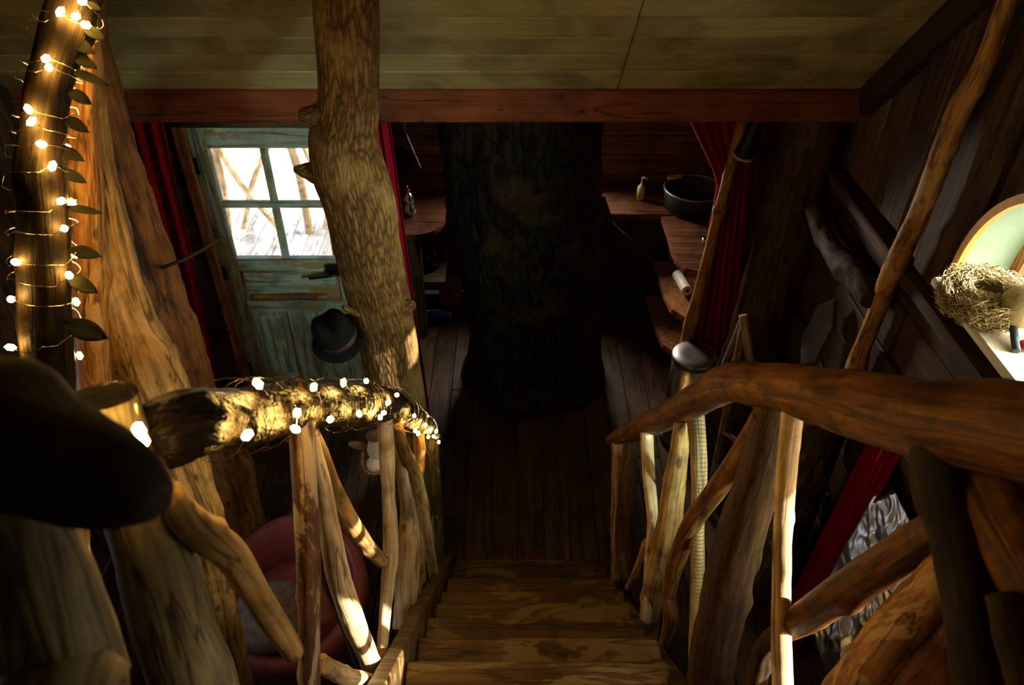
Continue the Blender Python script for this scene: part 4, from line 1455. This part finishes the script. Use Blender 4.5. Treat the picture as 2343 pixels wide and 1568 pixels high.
# lamp or bracket high on the trunk side: conical dark lamp
bp, _ = at_y(1695, 330, 3.5)
bl = thing('wall_lamp', 'dark bell-shaped wall lamp with pale rim behind the gathered curtain', 'lamp', bp + Vector((0.03, 0.0, 0.0)))
lathe('shade', [(0.012, 0.20), (0.022, 0.19), (0.030, 0.12), (0.042, 0.03), (0.046, 0.0), (0.043, 0.0), (0.036, 0.05), (0.022, 0.15)], 'dark_tub', bp + Vector((0.02, 0, -0.06)), bl, 28, (0.1, 0.15, 0))
lathe('rim', [(0.043, 0.0), (0.049, 0.0), (0.049, 0.012), (0.044, 0.012), (0.043, 0.0)], 'sill_paint', bp + Vector((0.02, 0, -0.065)), bl, 28, (0.1, 0.15, 0))
tube('bracket', [bp + Vector((0.045, 0.0, 0.13)), bp + Vector((0.08, 0.05, 0.16)), bp + Vector((0.12, 0.20, 0.15))], 0.008, 'black_iron', bl, seg=8)

# ================================================================== KITCHEN, LEFT OF THE OAK
qc, _ = at_z(962, 485, 0.88)
lc2 = thing('corner_cupboard', 'dark corner cupboard with rounded top left of the oak trunk', 'cupboard', (-0.75, 4.6, 0))
bm = bmesh.new()
ol = [(-0.92, 4.95), (-0.92, 4.36)] + [(-0.62 + 0.18 * math.sin(a) * 1.0, 4.56 - 0.22 * math.cos(a)) for a in [PI / 2 * k / 8 for k in range(9)]] + [(-0.44, 4.95)]
A = [bm.verts.new((p[0] + 0.75, p[1] - 4.6, 0.88)) for p in ol]
B = [bm.verts.new((p[0] + 0.75, p[1] - 4.6, 0.85)) for p in ol]
bm.faces.new(A)
bm.faces.new(B)
for i in range(len(ol)):
    j = (i + 1) % len(ol)
    bm.faces.new((A[i], A[j], B[j], B[i]))
from_bm('top', bm, 'worktop', lc2)
box('end_panel', (-0.70, 4.42, 0), (-0.60, 4.46, 0.85), 'plank_wall_up', lc2, bev=0.004)
box('side_panel', (-0.92, 4.42, 0), (-0.88, 4.95, 0.85), 'dark_paint', lc2)
box('shelf', (-0.88, 4.46, 0.42), (-0.46, 4.95, 0.44), 'plank_wall', lc2)

vc, _ = at_z(938, 490, 0.885)
vc = Vector((vc.x, vc.y, 0.882))
vs_ = thing('gourd_ornament', 'small shiny silver gourd ornament with red bead on the corner cupboard', 'ornament', vc)
lathe('body', [(0, 0), (0.030, 0.0), (0.046, 0.02), (0.048, 0.045), (0.034, 0.075), (0.026, 0.085), (0.036, 0.105), (0.036, 0.125), (0.018, 0.15), (0.010, 0.165), (0, 0.166)], 'silver', vc, vs_, 32)
blob('bead', vc + Vector((0, 0, 0.175)), (0.013, 0.013, 0.012), 'red_bright', vs_, sub=2, amp=0)
lathe('finial', [(0.006, 0.0), (0.008, 0.012), (0.004, 0.02), (0, 0.03)], 'silver', vc + Vector((0, 0, 0.186)), vs_, 16)

jc, _ = at_z(985, 590, 0.50)
jr = thing('glass_jar', 'round clear glass jar glinting under the corner cupboard top', 'jar', (jc.x, jc.y, 0.44))
lathe('jar', [(0, 0.004), (0.06, 0.004), (0.085, 0.04), (0.09, 0.08), (0.07, 0.13), (0.04, 0.15), (0.04, 0.17), (0.044, 0.17), (0.045, 0.148), (0.074, 0.134), (0.094, 0.08), (0.089, 0.036), (0.062, 0), (0, 0)], 'clear_glass', (jc.x, jc.y, 0.441), jr, 32)

bcx, _ = at_z(1000, 722, 0.045)
btl = thing('blue_bottle', 'blue plastic bottle lying on the kitchen floor near the oak', 'bottle', bcx)
lathe('body', [(0, -0.07), (0.038, -0.07), (0.043, -0.06), (0.043, 0.03), (0.034, 0.055), (0.015, 0.075), (0.014, 0.085), (0, 0.085)], 'blue_plastic', bcx, btl, 28, (0, PI / 2, 0.1))
lathe('cap', [(0, 0.0), (0.017, 0), (0.017, 0.022), (0, 0.022)], 'white_plastic', bcx + Vector((0.084, 0.008, 0)), btl, 20, (0, PI / 2, 0.1))

cb, _ = at_z(1030, 690, 0.06)
cbx = thing('cardboard_box', 'small brown carton with blue-grey sticker on the floor against the oak', 'box', (cb.x, cb.y, 0))
bmx = box_bm((0.16, 0.12, 0.20), 0.003)
o = from_bm('carton', bmx, 'cardboard')
o.location = (cb.x, cb.y + 0.10, 0.10)
keep(o, cbx)
box('sticker', (cb.x - 0.035, cb.y + 0.037, 0.11), (cb.x + 0.01, cb.y + 0.0395, 0.17), 'grey_fabric', cbx)

hk, _ = at_y(935, 350, 4.5)
hm = thing('hanging_utensil', 'dim pale ladle and pan hanging high behind the slim tree', 'utensil', hk)
tube('cord', [Vector((hk.x - 0.01, hk.y, 2.16)), hk + Vector((-0.01, 0, 0.12))], 0.002, 'black_iron', hm, seg=6)
tube('handle', [hk + Vector((-0.01, 0, 0.12)), hk + Vector((0.02, 0, 0.02)), hk + Vector((0.06, 0, -0.10))], 0.011, 'log_dark', hm, seg=8)
lathe('pan', [(0, 0.0), (0.07, 0), (0.085, 0.04), (0.088, 0.04), (0.072, -0.004), (0, -0.004)], 'black_iron', hk + Vector((-0.05, 0.02, -0.04)), hm, 28, (PI / 2, 0.2, 0))

# ================================================================== THE SIDE WITH THE NEST
# vertical round pole against the wall
rp = [at_x(p[0], p[1], 1.40) + (p[2],) for p in [(2325, -60, 40), (2288, 50, 42), (2250, 150, 46), (2195, 250, 54), (2160, 340, 52), (2112, 470, 48), (2070, 560, 48), (2030, 650, 46), (2000, 730, 38), (1972, 800, 38), (1960, 840, 48), (1940, 900, 48)]]
tag(log('wall_pole', [(P, wd * 0.5 / F * t) for P, t, wd in rp], 'log_orange', None, seg=24, rough=0.1, fine=0.05, seed=141, knots=5), 'peeled orange log pole standing against the wall left of the nest', 'pole')

tr1 = trunk('gnarled_timber', [(1.30, 3.36, 0, 0.19), (1.32, 3.36, 0.4, 0.165), (1.34, 3.36, 0.9, 0.145), (1.35, 3.36, 1.5, 0.14), (1.35, 3.36, 2.15, 0.13)], 'log_dark', 'dark gnarled trunk in the wall corner behind the hexagonal mirror', 'trunk', seg=48, ridge=0.16, rfreq=5, seed=15)
tr2 = trunk('mossy_timber', [(1.24, 2.42, 0, 0.16), (1.27, 2.42, 0.5, 0.14), (1.30, 2.42, 1.0, 0.12), (1.32, 2.42, 1.26, 0.10)], 'log_mossy', 'mossy split trunk standing behind the sunlit baluster', 'trunk', seg=44, ridge=0.22, rfreq=4, seed=19)
rt = [at_x(p[0], p[1], 1.36) + (p[2],) for p in [(1860, 470, 34), (1890, 545, 44), (1925, 600, 56), (1965, 640, 60), (1992, 690, 44)]]
tag(log('gnarled_root', [(P, wd * 0.5 / F * t) for P, t, wd in rt], 'log_shadow', None, seg=22, rough=0.3, fine=0.1, seed=143, knots=6), 'knobbly dark root fixed to the wall above the mirror', 'root')

# hexagonal mirror
mp, mtt = at_x(1866, 765, 1.36)
mir = thing('hexagonal_mirror', 'tall frameless hexagonal mirror leaning on the wall above the handrail', 'mirror', mp)
bm = bmesh.new()
hexp = [(0.0, 0.19), (0.085, 0.10), (0.085, -0.09), (0.0, -0.18), (-0.085, -0.09), (-0.085, 0.10)]
A = [bm.verts.new((0, a, b)) for a, b in hexp]
bm.faces.new(A)
r_ = bmesh.ops.extrude_face_region(bm, geom=list(bm.faces))
for v in [g_ for g_ in r_['geom'] if isinstance(g_, bmesh.types.BMVert)]:
    v.co.x += 0.006
o = from_bm('glass', bm, 'mirror_glass')
o.rotation_euler = (0, 0.16, 0.05)
o.location = mp
keep(o, mir)
bm = bmesh.new()
A = [bm.verts.new((0.008, a * 1.04, b * 1.03)) for a, b in hexp]
bm.faces.new(A)
r_ = bmesh.ops.extrude_face_region(bm, geom=list(bm.faces))
for v in [g_ for g_ in r_['geom'] if isinstance(g_, bmesh.types.BMVert)]:
    v.co.x += 0.012
o = from_bm('backing_board', bm, 'plank_wall_up')
o.rotation_euler = (0, 0.16, 0.05)
o.location = mp
keep(o, mir)

# wooden trestle (A-shaped legs)
ta_, _ = at_y(1704, 730, 3.0)
es = thing('wooden_trestle', 'narrow wooden trestle with crossed legs behind the handrail', 'trestle', (ta_.x, ta_.y, 0))
tl, _ = at_y(1660, 950, 2.92)
trr, _ = at_y(1745, 840, 2.9)
up_ = at_y(1720, 640, 3.05)[0]
d1 = (tl - ta_)
d2 = (trr - ta_)
f1 = ta_ + d1 * (ta_.z / -d1.z) * 0.985
f2 = ta_ + d2 * (ta_.z / -d2.z) * 0.985
f2.x = min(f2.x, 1.38)
log('leg', [(ta_, 0.019), (f1, 0.019)], 'easel_wood', es, seg=10, rough=0.05, seed=151, knots=1)
log('leg', [(ta_ - d2.normalized() * 0.02, 0.022), (f2, 0.022)], 'easel_wood', es, seg=10, rough=0.05, seed=152, knots=1)
log('leg', [(ta_ + Vector((0, 0.01, 0)), 0.019), (Vector((ta_.x + 0.03, ta_.y + 0.45, 0.01)), 0.019)], 'easel_wood', es, seg=10, rough=0.05, seed=153, knots=1)
log('crossbar', [(ta_.lerp(f1, 0.55), 0.013), (ta_.lerp(f2, 0.55), 0.013)], 'easel_wood', es, seg=10, rough=0.05, seed=154, knots=0)

# crumpled foil
foil = thing('foil_sheet', 'crumpled silver foil sheet hanging low below the arched window', 'foil', (1.36, 1.65, 0.0))
bm = bmesh.new()
nu, nv = 130, 110
grid = []
for j in range(nv + 1):
    row = []
    for i in range(nu + 1):
        u, v = i / nu, j / nv
        yy = (2.02 - 0.28 * v) * (1 - u) + 0.95 * u
        zz = 1.20 - 0.52 * v
        q = Vector((u * 4.0 + v * 1.6, v * 5.5 - u * 4.0, 2.2))
        q2 = Vector((u * 9 + v * 4, v * 10 - u * 6, 5.1))
        q3 = Vector((u * 17 - v * 9, v * 12 + u * 11, 1.7))
        ed = min(1.0, 6 * min(u, v, 1 - u, 1 - v) + 0.15)
        dd = ed * (0.030 * noise.noise(q) + 0.020 * (1 - 2 * abs(noise.noise(q + Vector((3, 1, 0))))) ** 3 + 0.010 * (1 - 2 * abs(noise.noise(q2))) ** 3 + 0.005 * (1 - 2 * abs(noise.noise(q3))) ** 2)
        row.append(bm.verts.new((1.41 - 0.26 * v - dd * 0.8 - 1.36, yy - 1.65, zz)))
    grid.append(row)
for j in range(nv):
    for i in range(nu):
        bm.faces.new((grid[j][i], grid[j][i + 1], grid[j + 1][i + 1], grid[j + 1][i]))
o = from_bm('sheet', bm, 'foil', foil, True)
o.modifiers.new('thickness', 'SOLIDIFY').thickness = 0.001

# nest with straws, plush bird
nc, nt_ = at_z(2245, 700, 2.02)
nc = Vector((nc.x, nc.y, WCZ - 0.012))
nest = thing('bird_nest', 'shaggy straw bird nest on the arched window sill', 'nest', nc)
lathe('bowl', [(0, 0), (0.085, 0), (0.115, 0.03), (0.118, 0.06), (0.10, 0.085), (0.075, 0.085), (0.055, 0.055), (0, 0.035)], 'straw_dark', nc, nest, 40,
      fn=lambda c: c * (1 + 0.16 * noise.noise(c * 24)))
bm = bmesh.new()
rn = random.Random(5)
for k in range(2400):
    a = rn.uniform(0, 2 * PI)
    rr = rn.uniform(0.05, 0.122)
    zz = rn.uniform(0.004, 0.095)
    if rn.random() < 0.5:
        rr = 0.124 - 0.035 * max(0.0, (0.03 - zz) / 0.03)
    if rr < 0.092:
        zz = rn.uniform(0.075, 0.10)
    p0 = Vector((rr * math.cos(a), rr * math.sin(a), zz))
    tg = Vector((-math.sin(a), math.cos(a), rn.uniform(-0.5, 0.6))) + Vector([rn.uniform(-0.7, 0.7) for _ in range(3)])
    tg = tg.normalized() * rn.uniform(0.015, 0.05)
    bend = Vector([rn.uniform(-1, 1) for _ in range(3)]) * 0.012
    sw = Vector((0, 0, 1)).cross(tg).normalized() * 0.0011
    up3 = sw.cross(tg)  .normalized() * 0.0011
    prev = None
    for s in range(4):
        f = s / 3
        c_ = p0 + tg * (f - 0.5) + bend * (4 * f * (1 - f))
        tri = [bm.verts.new(c_ + sw), bm.verts.new(c_ - sw + up3), bm.verts.new(c_ - sw - up3)]
        if prev:
            for q in range(3):
                bm.faces.new((prev[q], prev[(q + 1) % 3], tri[(q + 1) % 3], tri[q]))
        prev = tri
o = from_bm('straw', bm, 'straw', nest)
o['kind'] = 'stuff'

bc, bt = at_z(2338, 705, 2.08)
bird = thing('plush_bird', 'round beige plush bird with dark legs sitting beside the nest', 'plush toy', Vector((bc.x, bc.y, WCZ - 0.012)))
bcx2 = Vector((bc.x, bc.y, 2.085))
blob('body', bcx2, (0.062, 0.06, 0.066), 'plush_beige', bird, amp=0.05, seed=4)
blob('head', bcx2 + Vector((0.07, -0.02, 0.06)), (0.042, 0.042, 0.04), 'plush_red', bird, amp=0.04, seed=5)
for dx in (-0.022, 0.03):
    tube('leg', [bcx2 + Vector((dx, -0.03, -0.05)), bcx2 + Vector((dx - 0.01, -0.075, -0.07)), bcx2 + Vector((dx - 0.02, -0.11, -0.078))], 0.011, 'plush_blue', bird, seg=10)
    blob('foot', bcx2 + Vector((dx + 0.018, -0.09, -0.074)), (0.02, 0.026, 0.011), 'plush_red', bird, sub=2, seed=6)

# ================================================================== UNDER THE STAIRS, LEFT
ac = Vector((-0.95, 2.0, 0))
ch = thing('tub_armchair', 'maroon leather tub armchair below the lit railing', 'armchair', ac)


def shell_fn(co):
    a = math.atan2(co.y, co.x)
    back = 0.5 + 0.5 * math.cos(a - PI / 2)
    if co.z > 0.3:
        co.z = 0.3 + (co.z - 0.3) * (0.35 + 0.65 * back)
    return co


lathe('shell', [(0.20, 0.05), (0.27, 0.10), (0.30, 0.28), (0.325, 0.50), (0.32, 0.60), (0.29, 0.625), (0.26, 0.60), (0.245, 0.45), (0.23, 0.30), (0, 0.28)], 'maroon_leather', ac, ch, 56, fn=shell_fn)
lathe('seat', [(0, 0.47), (0.12, 0.465), (0.20, 0.43), (0.232, 0.36), (0.225, 0.28), (0, 0.28)], 'maroon_leather', ac, ch, 40)
for sx, sy in ((-1, -1), (1, -1), (-1, 1), (1, 1)):
    lathe('leg', [(0.016, 0), (0.024, 0.12), (0, 0.12)], 'plank_wall_up', ac + Vector((sx * 0.15, sy * 0.15, 0)), ch, 12)
cu, _ = at_z(590, 1520, 0.52)
tag(blob('cushion', ac + Vector((-0.06, -0.14, 0.50)), (0.17, 0.15, 0.10), 'grey_fabric', None, rot=(0.2, 0.1, 0.5), amp=0.10, seed=9), 'greyish brown cushion slumped on the maroon armchair', 'cushion')

vcn, _ = at_z(968, 1385, 0.12)
vac = thing('vacuum_cleaner', 'red vacuum cleaner with black ribbed hose beside the stair foot', 'vacuum', (vcn.x - 0.02, vcn.y, 0))
vq = Vector((vcn.x - 0.06, vcn.y + 0.02, 0))
lathe('body', [(0, 0.02), (0.12, 0.02), (0.14, 0.04), (0.14, 0.16), (0.125, 0.18), (0, 0.18)], 'red_bright', vq, vac, 40)
lathe('dome', [(0.124, 0.18), (0.12, 0.22), (0.09, 0.27), (0.04, 0.295), (0, 0.30)], 'black_rubber', vq, vac, 40)
for k in range(14):
    a = PI * k / 13
    o = lathe('hose_ring', [(0.018, -0.006), (0.024, 0), (0.018, 0.006), (0.012, 0), (0.018, -0.006)], 'black_rubber', vq + Vector((0.02 + 0.085 * math.cos(a), -0.03, 0.25 + 0.085 * math.sin(a))), vac, 14, (0, -a, 0))

# ================================================================== OUTSIDE, BEYOND THE DOOR
br = thing('branch_railing', 'pale branch balcony railing outside the glazed door', 'railing', (-2.0, 5.3, 0))


def out_log(name, pts, r, seed):
    log(name, [(Vector(p), r) for p in pts], 'log_pale', br, seg=10, step=0.05, rough=0.08, seed=seed, knots=1)


out_log('top_rail', [(-4.3, 5.9, 0.98), (-3.2, 5.9, 1.02), (-2.2, 5.9, 0.97), (-1.1, 5.9, 1.0)], 0.045, 201)
for i, (xa, xb) in enumerate(((-3.9, -3.85), (-3.1, -3.15), (-2.45, -2.40), (-1.75, -1.80), (-1.25, -1.2))):
    out_log('post', [(xa, 5.9, 0.0), ((xa + xb) / 2 + 0.03, 5.9, 0.5), (xb, 5.9, 1.0)], 0.035, 202 + i)
for i, (xa, xb) in enumerate(((-3.8, -3.2), (-3.1, -2.5), (-2.0, -2.4), (-2.3, -1.85), (-1.35, -1.7), (-1.6, -1.2))):
    out_log('brace', [(xa, 5.88, 0.05), ((xa + xb) / 2 - 0.05, 5.88, 0.5), (xb, 5.88, 0.95)], 0.024, 212 + i)
